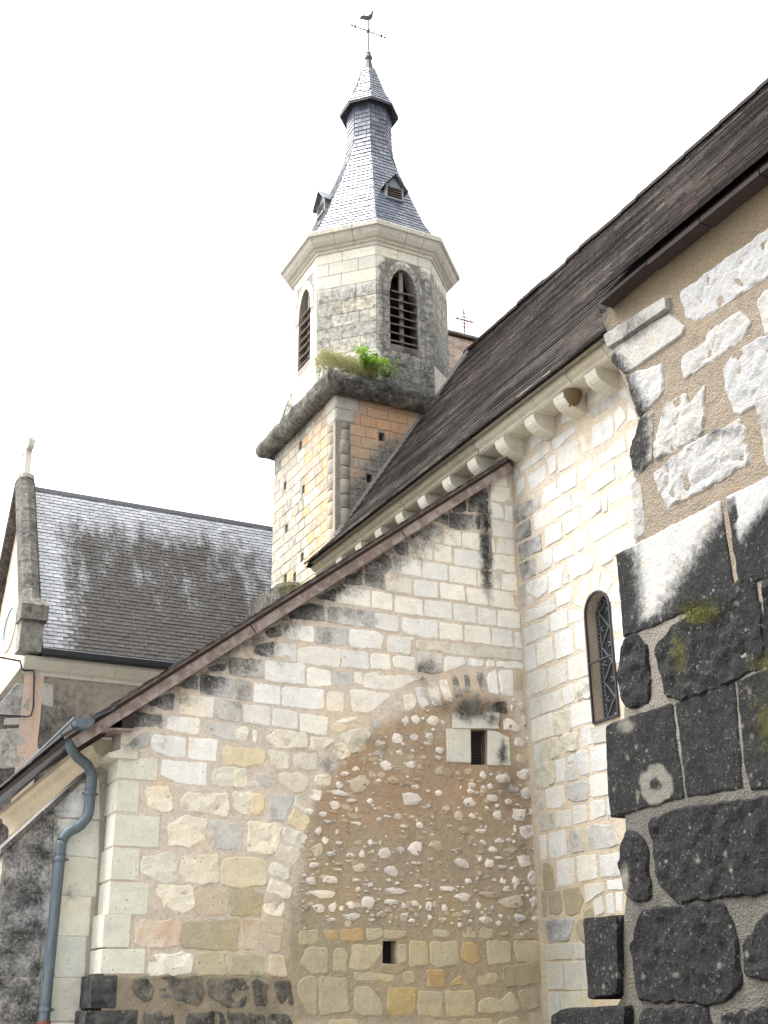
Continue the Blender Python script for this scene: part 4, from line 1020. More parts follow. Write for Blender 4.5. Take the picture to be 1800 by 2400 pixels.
# ------------------------------------------------------------------ roofing pieces
def unit_piece(name, mats, edge=None):
    me = bpy.data.meshes.new(name)
    v = [(-.5, 0, 0), (.5, 0, 0), (.5, 1, 0), (-.5, 1, 0), (-.5, 0, 1), (.5, 0, 1), (.5, 1, 1), (-.5, 1, 1)]
    f = [(4, 5, 6, 7), (0, 1, 5, 4), (1, 2, 6, 5), (3, 0, 4, 7), (3, 2, 1, 0)]
    me.from_pydata(v, [], f)
    for m in mats: me.materials.append(m)
    if len(mats) > 1: me.polygons[1].material_index = 1
    a = me.attributes.new('tint', 'FLOAT_COLOR', 'POINT'); a.data.foreach_set('color', [1.0]*32)
    me.attributes.new('moss', 'FLOAT', 'POINT')
    return me
ULV = {}
def unit_level(unit, m):
    k = (unit.name, max(0, min(4, int(round(m*4)))))
    if k not in ULV:
        me = unit.copy(); me.attributes['moss'].data.foreach_set('value', [k[1]/4]*8); ULV[k] = me
    return ULV[k]
UV_ = [(-.5, 0, 0), (.5, 0, 0), (.5, 1, 0), (-.5, 1, 0), (-.5, 0, 1), (.5, 0, 1), (.5, 1, 1), (-.5, 1, 1)]
UF_ = [(4, 5, 6, 7), (0, 1, 5, 4), (1, 2, 6, 5), (3, 0, 4, 7), (3, 2, 1, 0)]
def course_quads(A, B, C, D, expo, width, r, jit=.0, gapw=.003):
    """A,B bottom left/right, C,D top right/left; yields (matrix-ready) pieces"""
    A, B, C, D = map(Vector, (A, B, C, D)); L = ((D-A).length+(C-B).length)/2
    n = max(1, int(round(L/expo))); up = ((C+D)/2-(A+B)/2).normalized(); ax = (B-A).normalized()
    if (B-A).length < 1e-4: ax = (C-D).normalized()
    nor = ax.cross(up).normalized()
    for i in range(n):
        t = i/n; l = A.lerp(D, t); q = B.lerp(C, t); W = (q-l).length
        k = max(1, int(round(W/width+ (0.5 if i % 2 else 0))))
        w = width; off = (0 if i % 2 else -.5*w)+r.uniform(-.1, .1)*w
        x = off
        while x < W:
            x0 = max(0, x); x1 = min(W, x+w)
            if x1-x0 > .02:
                yield (l+ax*((x0+x1)/2)+up*r.uniform(-jit, jit), ax, up, nor, (x1-x0)-gapw, i, t)
            x += w
def roofing(parent, gen, unit, mats, length, thick, colors, name, nind, r, lift=.012, mossf=None, streak=False):
    items = []
    for (p, ax, up, nor, w, i, t) in gen:
        tl = math.atan2(thick*1.0, length)
        u2 = (up*math.cos(tl)-nor*math.sin(tl)); n2 = ax.cross(u2)
        tw = r.uniform(-.02, .02); a2 = (ax+up*tw).normalized()
        items.append((p+nor*(lift+r.uniform(0, .004)), a2, u2, n2, w, i))
    vis = sorted(range(len(items)), key=lambda k: (items[k][0]-EYE).length if (items[k][0]-EYE).dot(items[k][3]) < 0 and -40 < pix(items[k][0])[0] < 1840 and pix(items[k][0])[1] > -40 else 1e6+k)
    ind = set(vis[:nind]); V = []; F = []; FM = []; T = []; MO = []
    pw = wloc(parent)
    for k, (p, ax, up, nor, w, i) in enumerate(items):
        c = r.choice(colors); j = r.uniform(.75, 1.25)
        if streak: j *= max(.25, .9+1.5*noise.noise(Vector((i*2.7, (p.x+p.y)*.55, 1.3)))+.9*noise.noise(Vector((p.x*.9, p.y*.9, p.z*.9+5))))
        c = [q*j for q in c]
        if k in ind:
            o = bpy.data.objects.new(name, unit); COL.objects.link(o); o.parent = parent
            X = ax*w; Y = up*length; Z = nor*thick
            m = Matrix(((X.x, Y.x, Z.x, p.x-pw.x), (X.y, Y.y, Z.y, p.y-pw.y), (X.z, Y.z, Z.z, p.z-pw.z), (0, 0, 0, 1)))
            o.matrix_local = m; o.color = (*c, 1)
            if mossf: o.data = unit_level(unit, mossf(p))
        else:
            b = len(V)
            for (x, y, z) in UV_:
                q = p+ax*(x*w)+up*(y*length)+nor*(z*thick); V.append(q); T.append(c); MO.append(mossf(q) if mossf else 0)
            F += [tuple(q+b for q in f) for f in UF_]; FM += [0, 1 if len(mats) > 1 else 0, 0, 0, 0]
    if V:
        o = mk(name+'s', V, F, mats, parent, attrs=dict(tint=T, moss=MO), fmat=FM, color=(1, 1, 1)); tag(o, kind='stuff')

TC = [(.018, .0150, .0138), (.015, .0130, .0124), (.021, .0165, .0145), (.017, .0150, .0128), (.024, .0195, .0175), (.014, .0125, .0122)]
utile = unit_piece('roof_tile', [M['tile'], M['tileedge']])
r = rng(11)
RP = [(6.65, 7.70), (7.19, 8.24), (9.8, 12.23)]
mb = MB(); ym0, ym1 = 5.0, YT-.02
vv = []
for (x, z) in RP+[(12.95, 7.70)]: vv += [(x, ym0, z-.02), (x, ym1, z-.02)]
mb.add(vv, [(0, 1, 3, 2), (2, 3, 5, 4), (4, 5, 7, 6), (0, 2, 4, 6), (7, 5, 3, 1)])
roof = mb.build('roof', M['darkwood'], nave)
def gen_main():
    for a, b in ((RP[0], RP[1]), (RP[1], RP[2])):
        yield from course_quads((a[0], ym1, a[1]), (a[0], ym0, a[1]), (b[0], ym0, b[1]), (b[0], ym1, b[1]), .125, .165, r, .003)
roofing(roof, gen_main(), utile, [M['tile'], M['tileedge']], .18, .024, TC, 'roof_tile', 140, r, lift=.02, streak=True)
# ridge tiles
y = ym0
while y < ym1-.1:
    mb = MB(); c = Vector((9.8, y, 12.14+.05*noise.noise(Vector((0, y*1.3, 0)))))
    pr = [(.14*math.cos(math.pi*k/8), .14*math.sin(math.pi*k/8)) for k in range(9)]
    mb.sweep(pr, c, c+Vector((0, .36, .01)), (1, 0, 0), (0, 0, 1)); mb.build('ridge_tile', M['tile'], roof, color=(.03, .025, .023), attrs=dict(tint=[(1, 1, 1)]*len(mb.v)))
    y += .345
# eave board line under the tiles
mb = MB(); mb.box((6.74, (5.0+YT)/2, 7.80-.03), (.05, 0, .035), (0, (YT-5.0)/2, 0), (0, 0, .012)); mb.build('eave_board', M['darkwood'], roof)
# mortar fillet against the tower
mb = MB()
for a, b in ((RP[0], RP[1]), (RP[1], RP[2])):
    for k in range(6):
        p = Vector((a[0]+(b[0]-a[0])*k/6, YT, a[1]+(b[1]-a[1])*k/6)); q = Vector((a[0]+(b[0]-a[0])*(k+1)/6, YT, a[1]+(b[1]-a[1])*(k+1)/6))
        nn = Vector((-(b[1]-a[1]), 0, b[0]-a[0])).normalized()
        if p.x < 7.15: continue
        mb.add([p+nn*.02, q+nn*.02, q+nn*.09, p+nn*.09, p+nn*.02+Vector((0, -.05, 0)), q+nn*.02+Vector((0, -.05, 0))], [(0, 1, 2, 3), (4, 5, 2, 3), (4, 0, 3), (5, 2, 1)])
mb.build('fillet', M['mortar'], roof, attrs=dict(tint=[(.17, .165, .16)]*len(mb.v)))

# ================================================================== NEAR WALL (right foreground)
XC = 5.3
WC = Wall((XC, 0, 0), (-1, 0, 0))
near = thing('foreground_wall', (XC+.6, 5.0, 0), 'close rough stone wall at right, pale above and black crusted below', 'stone wall')
def fnC(P):
    x, y = pix(P); g = 0; m = 0; o = 0; pl = 0
    g = max(g, .95*smooth(60, 8, x-(1415+smooth(790, 990, y)*75))*smooth(1150, 1080, y)*(1 if y > 830 else .35))
    if 1165 < y < 1520 and x < 1728:
        g = max(g, 1.15*smooth(-48, 48, ((x-1703)*235+(y-1183)*150)/279))
        g = max(g, 1.1*smooth(1530, 1456, x-(y-1300)*.1)*smooth(1215, 1320, y))
        g = max(g, 1.0*smooth(-46, -8, y-(1500-(x-1460)*.44)))
        g = max(g, .45*blob(x, y, 1600, 1330, 60, 70))
    elif 1130 < y < 1520: g = max(g, 1.2*smooth(-45, 55, (y-1248)+(x-1740)*1.2))
    g = max(g, .55*blob(x, y, 1480, 760, 90, 80), .75*blob(x, y, 1680, 1010, 90, 26), .55*blob(x, y, 1560, 1080, 60, 26), .6*blob(x, y, 1560, 940, 40, 20), .4*blob(x, y, 1780, 980, 50, 80))
    if y > 1515: g = max(g, 1.0)
    d = math.hypot((x-1537)/40, (y-1836)/48)+.5*fbm(P*9, 2)
    pl = max(smooth(1.05, .85, d)*smooth(.15, .5, d), 1.2*blob(x, y, 1467, 1702, 30, 24), 1.3*blob(x, y, 1464, 2062, 15, 55), .9*blob(x, y, 1440, 1850, 8, 14), .9*blob(x, y, 1495, 1858, 7, 16))
    q_ = noise.voronoi(Vector((x*.021, y*.021, 3)))[0][0]
    if y > 1530: pl = max(pl, smooth(.16, .08, q_)*.75)
    m = max(m, 1.0*blob(x, y, 1635, 1440, 75, 34), .62*blob(x, y, 1590, 1530, 34, 90), .6*blob(x, y, 1790, 1690, 60, 190), .5*blob(x, y, 1790, 1560, 60, 60))
    o = max(o, .9*blob(x, y, 1590, 1552, 18, 26), .55*blob(x, y, 1430, 2250, 26, 130))
    return max(0, g), o, m, pl
def tintC(P):
    x, y = pix(P); n = fbm(P*2.3, 3)
    c = lerp3((.175, .142, .105), (.20, .168, .13), .5+n); c = lerp3(c, (.155, .142, .122), smooth(1250, 1600, y)); c = lerp3(c, (.088, .082, .070), smooth(1650, 1900, y+80*n))
    if y < 800: c = lerp3(c, (.125, .098, .062), smooth(780, 690, y+ (x-1500)*.5))  # mortar browner under the eave: eave shade put into the tint
    return c, .75*smooth(1450, 1415, x)*smooth(815, 780, y)+(.12 if y > 1600 else 0)+.5*smooth(.1, .4, n)*(1 if y > 1700 else 0), 0, (fnC(P)[2]*.7)  # first term paints shade into the top-left corner; the rest is dirt
edge = [(1402, 722), (1428, 790), (1442, 850), (1470, 905), (1496, 985), (1486, 1060), (1490, 1118), (1492, 1260), (1480, 1300), (1478, 1495), (1470, 1560), (1466, 1640), (1462, 1700), (1462, 1860), (1465, 1910), (1466, 1970), (1468, 2110), (1462, 2150), (1462, 2330), (1445, 2360), (1445, 2480)]
el = [WC.uv(*p) for p in edge]
outC = [(el[-1][0], 0), (1.5, 0), (1.5, 6.65)]+[(el[0][0], 6.65)]+el[0:]
outC = outC[::1]
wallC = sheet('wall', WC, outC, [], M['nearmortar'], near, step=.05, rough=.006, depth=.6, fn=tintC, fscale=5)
c1 = (1300, 700, 2.764); c2 = (1250, 1500, 2.458); c0 = (0, 0, 1)
KC = dict(w=((.29, .286, .274), .006, .014), r=((.30, .292, .272), .008, .020), g=((.29, .285, .27), .010, .006), d=((.34, .335, .32), .010, .012), D=((.105, .10, .088), .016, .022), s=((.34, .336, .32), .010, .004), S=((.085, .082, .075), .010, .006))
def LC(tile, txt, **kw):
    for poly, k in parse(tile, txt):
        uv = [WC.uv(*p) for p in poly]; c, pr, ro = KC[k]
        a = dict(proud=pr, rough=ro, bevel=.014 if k not in 'sS' else .007, gap=-.026 if k in 'D' else (-.008 if k in 'S' else (-.008 if k in 'wr' else -.004)), wob=.013 if k not in 'sS' else .006, rnd=.012 if k not in 'sS' else .005, step=.03, fine=.035, back=.45, fn=fnC, ns=11.); a.update(kw)
        stone(WC, uv, c, M['near'], wallC, **a)
LC(c1, '''345 242 560 108 745 -5 755 70 640 150 372 330 g''', proud=.05, rnd=.006, bevel=.008, wob=.004)
LC(c1, '''372 335 640 155 750 100 850 190 830 240 470 490 375 412 g''', proud=.018, rnd=.01, bevel=.012, wob=.006)
LC(c1, '''465 500 690 430 715 600 560 770 530 730 d; 825 390 935 310 1000 220 1200 70 1275 160 1220 260 840 520 w; 1090 450 1180 340 1382 230 1480 190 1480 560 1210 750 1155 720 1110 560 w;
655 1040 640 960 720 680 850 620 870 690 970 560 970 700 960 870 870 930 r; 555 785 640 725 630 980 636 1055 520 1160 500 1050 490 980 d; 640 1130 870 950 1200 780 1240 860 1260 1060 950 1240 740 1350 680 1240 r;
500 1210 550 1180 580 1400 570 1530 522 1560 w; 1300 680 1382 620 1560 540 1560 1010 1380 1090 g''')
LC(c1, '400 1660 1075 1310 1100 1480 1168 1890 620 2130 450 2190 s; 1112 1290 1382 1160 1600 1060 1600 1720 1202 1880 s', bevel=.012)
LC(c0, '1594 688 1680 625 1800 539 1850 505 1850 610 1743 685 1635 751 1610 742 w; 1775 706 1800 682 1850 655 1850 760 1795 783 w')
LC(c0, '1540 1520 1585 1470 1680 1400 1760 1350 1790 1500 1785 1560 1730 1585 1600 1635 1565 1625 D; 1792 1335 1880 1290 1880 1540 1802 1568 D', moss=.12)
LC(c2, '''540 0 600 -20 650 50 665 200 660 340 590 385 535 370 500 220 520 60 D; 540 1110 600 1120 650 1200 670 1480 600 1490 540 1440 510 1300 D;
680 1050 820 1000 1352 920 1560 880 1560 1420 830 1490 740 1400 D; 640 1570 1080 1530 1150 1640 1180 1980 1080 2080 620 2060 580 1760 D; 1230 1750 1352 1600 1560 1540 1560 1950 1230 1920 D;
640 2150 1000 2130 1080 2400 630 2400 D; 1100 2180 1352 2140 1560 2120 1560 2400 1090 2400 D''', rough=.020, proud=.020)
LC(c2, '''420 500 460 480 800 370 830 600 870 905 450 1020 435 860 S; 825 370 1160 250 1210 850 890 900 S; 1180 240 1352 170 1560 120 1560 830 1260 860 1220 700 S''', bevel=.016)
LC(c2, '320 1610 510 1590 520 1900 510 2040 350 2060 S', proud=.05); LC(c2, '150 2165 200 2130 570 2110 570 2420 150 2420 S', proud=.07)
# impost profile end: small dark moulding under the eave at the wall end is the stone above; roof over the near wall
ER = [(5.0, 6.545), (9.52, 11.80)]
nroof_v = [(5.18, -4, 6.68), (5.18, 6.38, 6.68), (9.5, -4, 11.76), (9.5, 6.38, 11.76), (12.6, -4, 8.3), (12.6, 6.38, 8.3)]
mb = MB(); mb.add(nroof_v, [(0, 1, 3, 2), (2, 3, 5, 4), (1, 0, 4, 5), (1, 5, 3), (0, 2, 4)]); nroof = mb.build('roof', M['darkwood'], near)
r = rng(21)
def gen_near():
    yield from course_quads((5.16, 6.40, 6.70), (5.16, -3, 6.70), (9.5, -3, 11.77), (9.5, 6.40, 11.77), .125, .17, r, .003)
roofing(nroof, gen_near(), utile, [M['tile'], M['tileedge']], .18, .026, TC, 'roof_tile', 140, r, lift=.02, streak=True)
y = -3.0
while y < 6.3:
    mb = MB(); c = Vector((9.5, y, 11.69+.05*noise.noise(Vector((3, y*1.3, 0)))))
    pr = [(.14*math.cos(math.pi*k/8), .14*math.sin(math.pi*k/8)) for k in range(9)]
    mb.sweep(pr, c, c+Vector((0, .36, .01)), (1, 0, 0), (0, 0, 1)); mb.build('ridge_tile', M['tile'], nroof, color=(.03, .025, .023), attrs=dict(tint=[(1, 1, 1)]*len(mb.v)))
    y += .345
for k in range(16):     # ragged old soffit boards under the eave
    y0 = -3+k*.586; mb = MB(); rk = rng(k); w = rk.uniform(.10, .17); d0 = rk.uniform(0, .025); d1 = rk.uniform(0, .025)
    mb.hexa([(5.18, y0, 6.655-d0), (5.18+w, y0, 6.645-d0), (5.18+w, y0+.575, 6.645-d1), (5.18, y0+.575, 6.655-d1), (5.18, y0, 6.675), (5.18+w, y0, 6.675), (5.18+w, y0+.575, 6.675), (5.18, y0+.575, 6.675)])
    mb.build('soffit_board', M['darkwood'], nroof)
# moss cushion on the ledge stone
r = rng(8)
mb = MB()
for k in range(420):
    px_, py_ = r.gauss(1645, 30), r.gauss(1432, 14)
    u, v = WC.uv(px_, py_)
    p = WC.at(u, v, .03+r.uniform(0, .012)); d = Vector((r.uniform(-1, .1), r.uniform(-1, 1), r.uniform(.2, 1))).normalized()
    s = d.cross(Vector((r.random(), r.random(), r.random()))).normalized(); L = r.uniform(.012, .03)
    mb.add([p-s*.0025, p+s*.0025, p+d*L], [(0, 1, 2)])
ob = mb.build('moss_cushion', M['moss'], wallC); tag(ob, kind='stuff')
# back of the near building so that the wall is a body
mb = MB(); mb.hexa([(XC+.3, -4, 0), (XB-.05, -4, 0), (XB-.05, 6.1, 0), (XC+.3, 6.1, 0), (XC+.3, -4, 6.4), (XB-.05, -4, 6.4), (XB-.05, 6.1, 6.4), (XC+.3, 6.1, 6.4)])
mb.build('body', M['plaster'], near)

# swallow's nest under the cornice
nest = MB(); u, v = WB.uv(1369, 892); c = Vector((XB-.17, -u+.02, zc-.075))
for i in range(7):
    for k in range(14): pass
vv = []; ff = []
for i in range(8):
    th = math.pi*.5*i/7
    for k in range(16):
        a = 2*math.pi*k/16; q = 1+.12*noise.noise(Vector((i*.7, k*.6, 2)))
        vv.append(c+Vector((.115*math.cos(a)*math.cos(th)*q, .12*math.sin(a)*math.cos(th)*q, .07-.16*math.sin(th)*q)))
for i in range(7):
    for k in range(16): ff.append((i*16+k, i*16+(k+1) % 16, (i+1)*16+(k+1) % 16, (i+1)*16+k))
nest.add(vv, ff); o = nest.build('bird_nest', M['straw'], smooth_sh=True); tag(o, 'brown mud bird nest beside a pale corbel under the cornice', 'nest')

# ================================================================== BELL TOWER
TX, TY, TW = 8.45, 16.88, 2.60
XT = TX-TW/2
tower = thing('bell_tower', (TX, TY, 0), 'square stone bell tower with octagonal belfry and flared blue slate spire', 'tower')
WTF = Wall((0, YT, 0), (0, -1, 0)); WTL = Wall((XT, 0, 0), (-1, 0, 0))
zS0, zS1 = 10.72, 11.06
def fnT(P):
    x, y = pix(P); g = .10; o = 0
    if P.y < YT+.06:      # face over the nave roof
        zr = 8.24+1.53*(P.x-7.19)
        g = max(g, .75*smooth(1.0, .25, P.z-zr)*smooth(10.6, 9.9, P.z), .32*smooth(10.1, 9.2, P.z))
        o = .55*smooth(9.75, 10.25, P.z)*smooth(7.35, 7.75, P.x)+.34
    else:
        g = max(g, .45*smooth(10.35, 10.72, P.z), .3*smooth(16.6, 18.0, P.y)*smooth(9.6, 10.5, P.z))
        o = .62*smooth(17.1, 16.2, P.y)*smooth(7.6, 8.4, P.z)+.1
    n = fbm(P*.9, 2)
    return g, max(0, o+.5*n), 0
def tintT(P):
    g, o, m = fnT(P); return (.27, .24, .195), g*.6, o*.5, 0
holesL = [(17.65, 9.93), (17.0, 10.42), (17.55, 9.1), (16.85, 9.55), (16.85, 8.35), (17.55, 8.2), (17.15, 8.1)]
def sq(c, z, s=.055, h=.075): return [(c-s, z-h), (c+s, z-h), (c+s, z+h), (c-s, z+h)]
shL = sheet('shaft', WTL, [(-(TY+TW/2), 5.0), (-YT, 5.0), (-YT, zS0+.03), (-(TY+TW/2), zS0+.03)], [sq(-c, z) for c, z in holesL], M['mortar'], tower, step=.15, rough=.006, depth=.3, fn=tintT)
holesF = [(7.98, 10.13), (7.75, 9.35)]
shF = sheet('shaft', WTF, [(XT, 5.0), (XT+TW, 5.0), (XT+TW, zS0+.03), (XT, zS0+.03)], [sq(c, z) for c, z in holesF], M['mortar'], tower, step=.15, rough=.006, depth=.3, fn=tintT)
mb = MB(); mb.hexa([(XT+.31, YT+.31, 4.5), (XT+TW-.02, YT+.31, 4.5), (XT+TW-.02, TY+TW/2, 4.5), (XT+.31, TY+TW/2, 4.5), (XT+.31, YT+.31, 11), (XT+TW-.02, YT+.31, 11), (XT+TW-.02, TY+TW/2, 11), (XT+.31, TY+TW/2, 11)])
mb.build('core', M['void'], tower)
def courses(wall, u0, u1, z0, z1, hrow, w, parent, mat, fn, colf, r, holes=(), skip=None, gap=.008, proud=.007, rough=.006, wob=.004, bevel=.01, step=.1):
    z = z0; i = 0
    while z < z1-.05:
        h = hrow*r.uniform(.92, 1.08); zt = min(z1, z+h)
        if z1-zt < hrow*.4: zt = z1
        cuts = [u0]; u = u0+w*(r.uniform(.35, .6) if i % 2 else r.uniform(.8, 1.1))
        while u < u1-w*.35: cuts.append(u); u += w*r.uniform(.75, 1.25)
        cuts.append(u1)
        for a, b in zip(cuts, cuts[1:]):
            segs = [(a, b)]
            for (hc, hz) in holes:
                if z-.07 < hz < zt+.07:
                    ns_ = []
                    for p, q in segs:
                        if p < hc+.06 and q > hc-.06:
                            if hc-.065-p > .06: ns_.append((p, hc-.065))
                            if q-hc-.065 > .06: ns_.append((hc+.065, q))
                        else: ns_.append((p, q))
                    segs = ns_
            for p, q in segs:
                c = ((p+q)/2, (z+zt)/2)
                if skip and skip(p, q, z, zt): continue
                P = wall.at(*c); co, g0, o0 = colf(P, r)
                stone(wall, [(p+gap, z+gap), (q-gap, z+gap), (q-gap, zt-gap), (p+gap, zt-gap)], co, mat, parent, proud=proud, rough=rough, bevel=bevel, wob=wob, rnd=.012, step=step, fn=fn, grime=g0, ochre=o0, back=.04)
        z = zt; i += 1
def colL(P, r):
    t = r.random(); o = smooth(17.3, 16.3, P.y)
    if t < .36*o+.05: return (.47, .325, .195), .05, .35
    return r.choice([(.45, .42, .34), (.42, .385, .31), (.38, .355, .30), (.48, .45, .37)]), r.choice([0, .1, .2, .32]), 0
def colF(P, r):
    if P.z > 9.9: return r.choice([(.47, .325, .22), (.50, .37, .265), (.44, .31, .215), (.42, .36, .29)]), .08, .10
    return r.choice([(.40, .36, .29), (.40, .32, .235), (.44, .35, .255), (.45, .41, .34)]), .08, r.choice([.0, .1, .2])
r = rng(31)
courses(WTL, -(TY+TW/2)+.0, -YT-.28, 7.0, zS0, .185, .30, shL, M['far'], fnT, colL, r, [(-c, z) for c, z in holesL])
courses(WTF, XT+.26, XT+TW*.72, 8.2, zS0, .185, .34, shF, M['far'], fnT, colF, r, holesF, skip=lambda p, q, z, zt: zt < 8.24+1.53*(p-7.19)-.2)
# corner: two engaged rolls of short drums beside the arris, white springer stones above
for (ex, ey) in ((XT+.17, YT+.075), (XT+.075, YT+.17)):
    z = 7.2; i = 0
    while z < 10.25:
        h = r.uniform(.19, .3); zt = min(10.25, z+h); n = 12; rad = .115+r.uniform(-.006, .006)
        vv = [Vector((ex+math.cos(2*math.pi*k/n)*rad*q, ey+math.sin(2*math.pi*k/n)*rad*q, zz)) for zz, q in ((z+.006, .93), (z+.025, 1), (zt-.025, 1), (zt-.006, .93)) for k in range(n)]
        for v in vv: v += Vector((1, 1, 0))*.012*noise.noise(v*7)
        ff = [(a*n+k, a*n+(k+1) % n, (a+1)*n+(k+1) % n, (a+1)*n+k) for a in range(3) for k in range(n)]+[tuple(range(3*n, 4*n))]
        gg = r.choice([.2, .35, .5, .1]); oo = r.choice([0, .1, .3])
        mk('drum', vv, ff, M['far'], tower, color=r.choice([(.34, .31, .245), (.38, .335, .26), (.30, .275, .23)]), attrs=dict(grime=[gg]*len(vv), ochre=[oo]*len(vv)), smooth_sh=True)
        z = zt
for (w, u0, u1) in ((WTF, XT-.0, XT+.42), (WTL, -YT-.36, -YT)):
    for (za, zb, k) in ((10.25, 10.48, .82), (10.48, zS0, 1.0)):
        uu = (u0, u0+(u1-u0)*k) if w is WTF else (u1-(u1-u0)*k, u1)
        stone(w, [(uu[0], za+.005), (uu[1], za+.005), (uu[1], zb-.005), (uu[0], zb-.005)], (.44, .42, .355), M['far'], tower, proud=.016, rough=.006, bevel=.02, wob=.006, rnd=.03, step=.08, fn=lambda P: (.22, 0, 0), back=.2)
# string course: a heavy weathered roll round the square
prof = []
for k in range(11):
    a = -math.pi*.55+math.pi*1.05*k/10; prof.append((.10+.165*math.cos(a), .165+.195*math.sin(a)))
prof = [(-.02, .0)]+prof+[(-.28, .42), (-.30, .30)]
prof = [(p, q) for p, q in prof]
def roll(name, side):
    cor = [Vector((XT, YT, 0)), Vector((XT+TW, YT, 0)), Vector((XT+TW, YT+TW, 0)), Vector((XT, YT+TW, 0))]
    dirs = [Vector((-1, -1, 0)), Vector((1, -1, 0)), Vector((1, 1, 0)), Vector((-1, 1, 0))]
    vv = []; n = len(prof); N = 48; gr = []; mo = []
    a, b = side; N = 44
    for i in range(N+1):
        t = i/N
        for (p, q) in prof:
            A = cor[a]+dirs[a]*p; B = cor[b]+dirs[b]*p; v = A.lerp(B, t); v.z = zS0-.0+q
            v += Vector((v.x-TX, v.y-TY, 0)).normalized()*.07*fbm(v*5.2, 4)+Vector((0, 0, .05*fbm(v*6, 3)))
            vv.append(v); gr.append(.86-.2*(q < .1)+.4*fbm(v*2.2, 2)); mo.append(.62*smooth(.25, .36, q)*(1 if v.x < 8.5 else .3)+.12)
    ff = [(i*n+k, (i+1)*n+k, (i+1)*n+k+1, i*n+k+1) for i in range(N) for k in range(n-1)]
    return mk(name, vv, ff, M['crust'], tower, color=(.30, .28, .235), attrs=dict(grime=gr, moss=mo), smooth_sh=True)
for s_ in ((0, 1), (1, 2), (2, 3), (3, 0)): roll('string_course', s_)

# octagonal belfry
AP = 1.30
OW = [Wall((TX+math.cos(a)*AP, TY+math.sin(a)*AP, 0), (math.cos(a), math.sin(a), 0)) for a in [math.pi*k/4 for k in range(8)]]   # 0:+X 2:+Y 4:-X 5:-X-Y 6:-Y 7:+X-Y
HS = AP*math.tan(math.pi/8)
zb0, zb1 = 11.0, 13.86
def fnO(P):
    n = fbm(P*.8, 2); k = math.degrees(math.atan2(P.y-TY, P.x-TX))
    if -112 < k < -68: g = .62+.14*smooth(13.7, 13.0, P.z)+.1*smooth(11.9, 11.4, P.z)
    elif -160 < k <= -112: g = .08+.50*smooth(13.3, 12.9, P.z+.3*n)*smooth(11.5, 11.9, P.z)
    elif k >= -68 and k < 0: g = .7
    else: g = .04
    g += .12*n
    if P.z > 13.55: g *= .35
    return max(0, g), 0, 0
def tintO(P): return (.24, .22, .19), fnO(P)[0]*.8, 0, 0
wz0, wz1, wrise, whw2 = 11.92, 12.93, .52, .265
belf = None
r = rng(41)
for k, w in enumerate(OW):
    hole = [arch(-.02, whw2, wz0, wz1, wrise, 14, True)] if k in (0, 2, 4, 6) else []
    hole = [[(u, z) for u, z in h] for h in hole]
    b_ = sheet('belfry_wall', w, [(-HS, zb0), (HS, zb0), (HS, zb1), (-HS, zb1)], hole, M['mortar'], tower, step=.13, rough=.003, depth=.26, fn=tintO)
    if k not in (4, 5, 6, 7): continue
    def colO(P, r): return r.choice([(.68, .65, .55), (.62, .60, .51), (.70, .66, .53), (.60, .58, .50)]), 0, 0
    if hole:
        jw = .13
        def sk(p, q, z, zt): return False
        # wall stones either side, jambs, voussoirs
        z = zb0; i = 0
        while z < zb1-.05:
            zt = min(zb1, z+.262)
            if zb1-zt < .1: zt = zb1
            def put(a, b, za=z, zc_=zt):
                if b-a < .05: return
                stone(w, [(a+.004, za+.004), (b-.004, za+.004), (b-.004, zc_-.004), (a+.004, zc_-.004)], colO(None, r)[0], M['far'], b_, proud=.006, rough=.003, bevel=.006, wob=.002, rnd=.006, step=.1, fn=fnO, back=.03)
            if zt <= wz0+.02 or z > wz1+wrise+.1:
                c = [-HS, -HS+(.30 if i % 2 else .42), HS-(.42 if i % 2 else .26), HS]
                for a, b in zip(c, c[1:]): put(a, b)
            elif zt < wz1+.05:
                put(-HS, -.02-whw2-jw); put(-.02-whw2-jw, -.02-whw2); put(-.02+whw2, -.02+whw2+jw); put(-.02+whw2+jw, HS)
            else:
                e = whw2+jw+.03
                if z > wz1+.30: e = .22+jw
                put(-HS, -.02-e); put(-.02+e, HS)
            z = zt; i += 1
        ap = arch(-.02, whw2, wz1, wz1, wrise, 18, True)[2:]
        op = arch(-.02, whw2+jw, wz1-.01, wz1, wrise+.17, 18, True)[2:]
        for i in range(0, 18, 2):
            stone(w, [ap[i], op[i], op[i+1], op[i+2], ap[i+2], ap[i+1]], colO(None, r)[0], M['far'], b_, proud=.009, rough=.003, bevel=.006, wob=.001, rnd=0, step=.1, fn=fnO, gap=.003, back=.03)
        # louvres
        mb = MB(); mb.bar(w.at(-.02, wz0, -.10), w.at(-.02, wz1+wrise, -.10), .07, .05, tuple(w.n)); lo = mb.build('louvre', M['greywood'], tower)
        for s in range(7):
            zz = wz0+.06+s*.165; hw_ = whw2+.02 if zz < wz1 else whw2*.8
            mb = MB(); a = w.at(-.02-hw_, zz, -.015); b = w.at(-.02+hw_, zz+rng(s).uniform(-.015, .015), -.015); inn = -w.n*.14+Vector((0, 0, .10)); th = Vector((0, 0, .018))+w.n*.01
            mb.hexa([a, b, b+inn, a+inn, a+th, b+th, b+inn+th, a+inn+th]); mb.build('slat', M['greywood'], lo)
    else:
        courses(w, -HS+.003, HS-.003, zb0+.02, zb1, .262, .50, b_, M['far'], fnO, colO, r, gap=.004, proud=.006, rough=.003, wob=.002, bevel=.006, step=.1)
mb = MB(); n = 8
ring = [Vector((TX+math.cos(math.pi/8+k*math.pi/4)*1.0, TY+math.sin(math.pi/8+k*math.pi/4)*1.0, 0)) for k in range(8)]
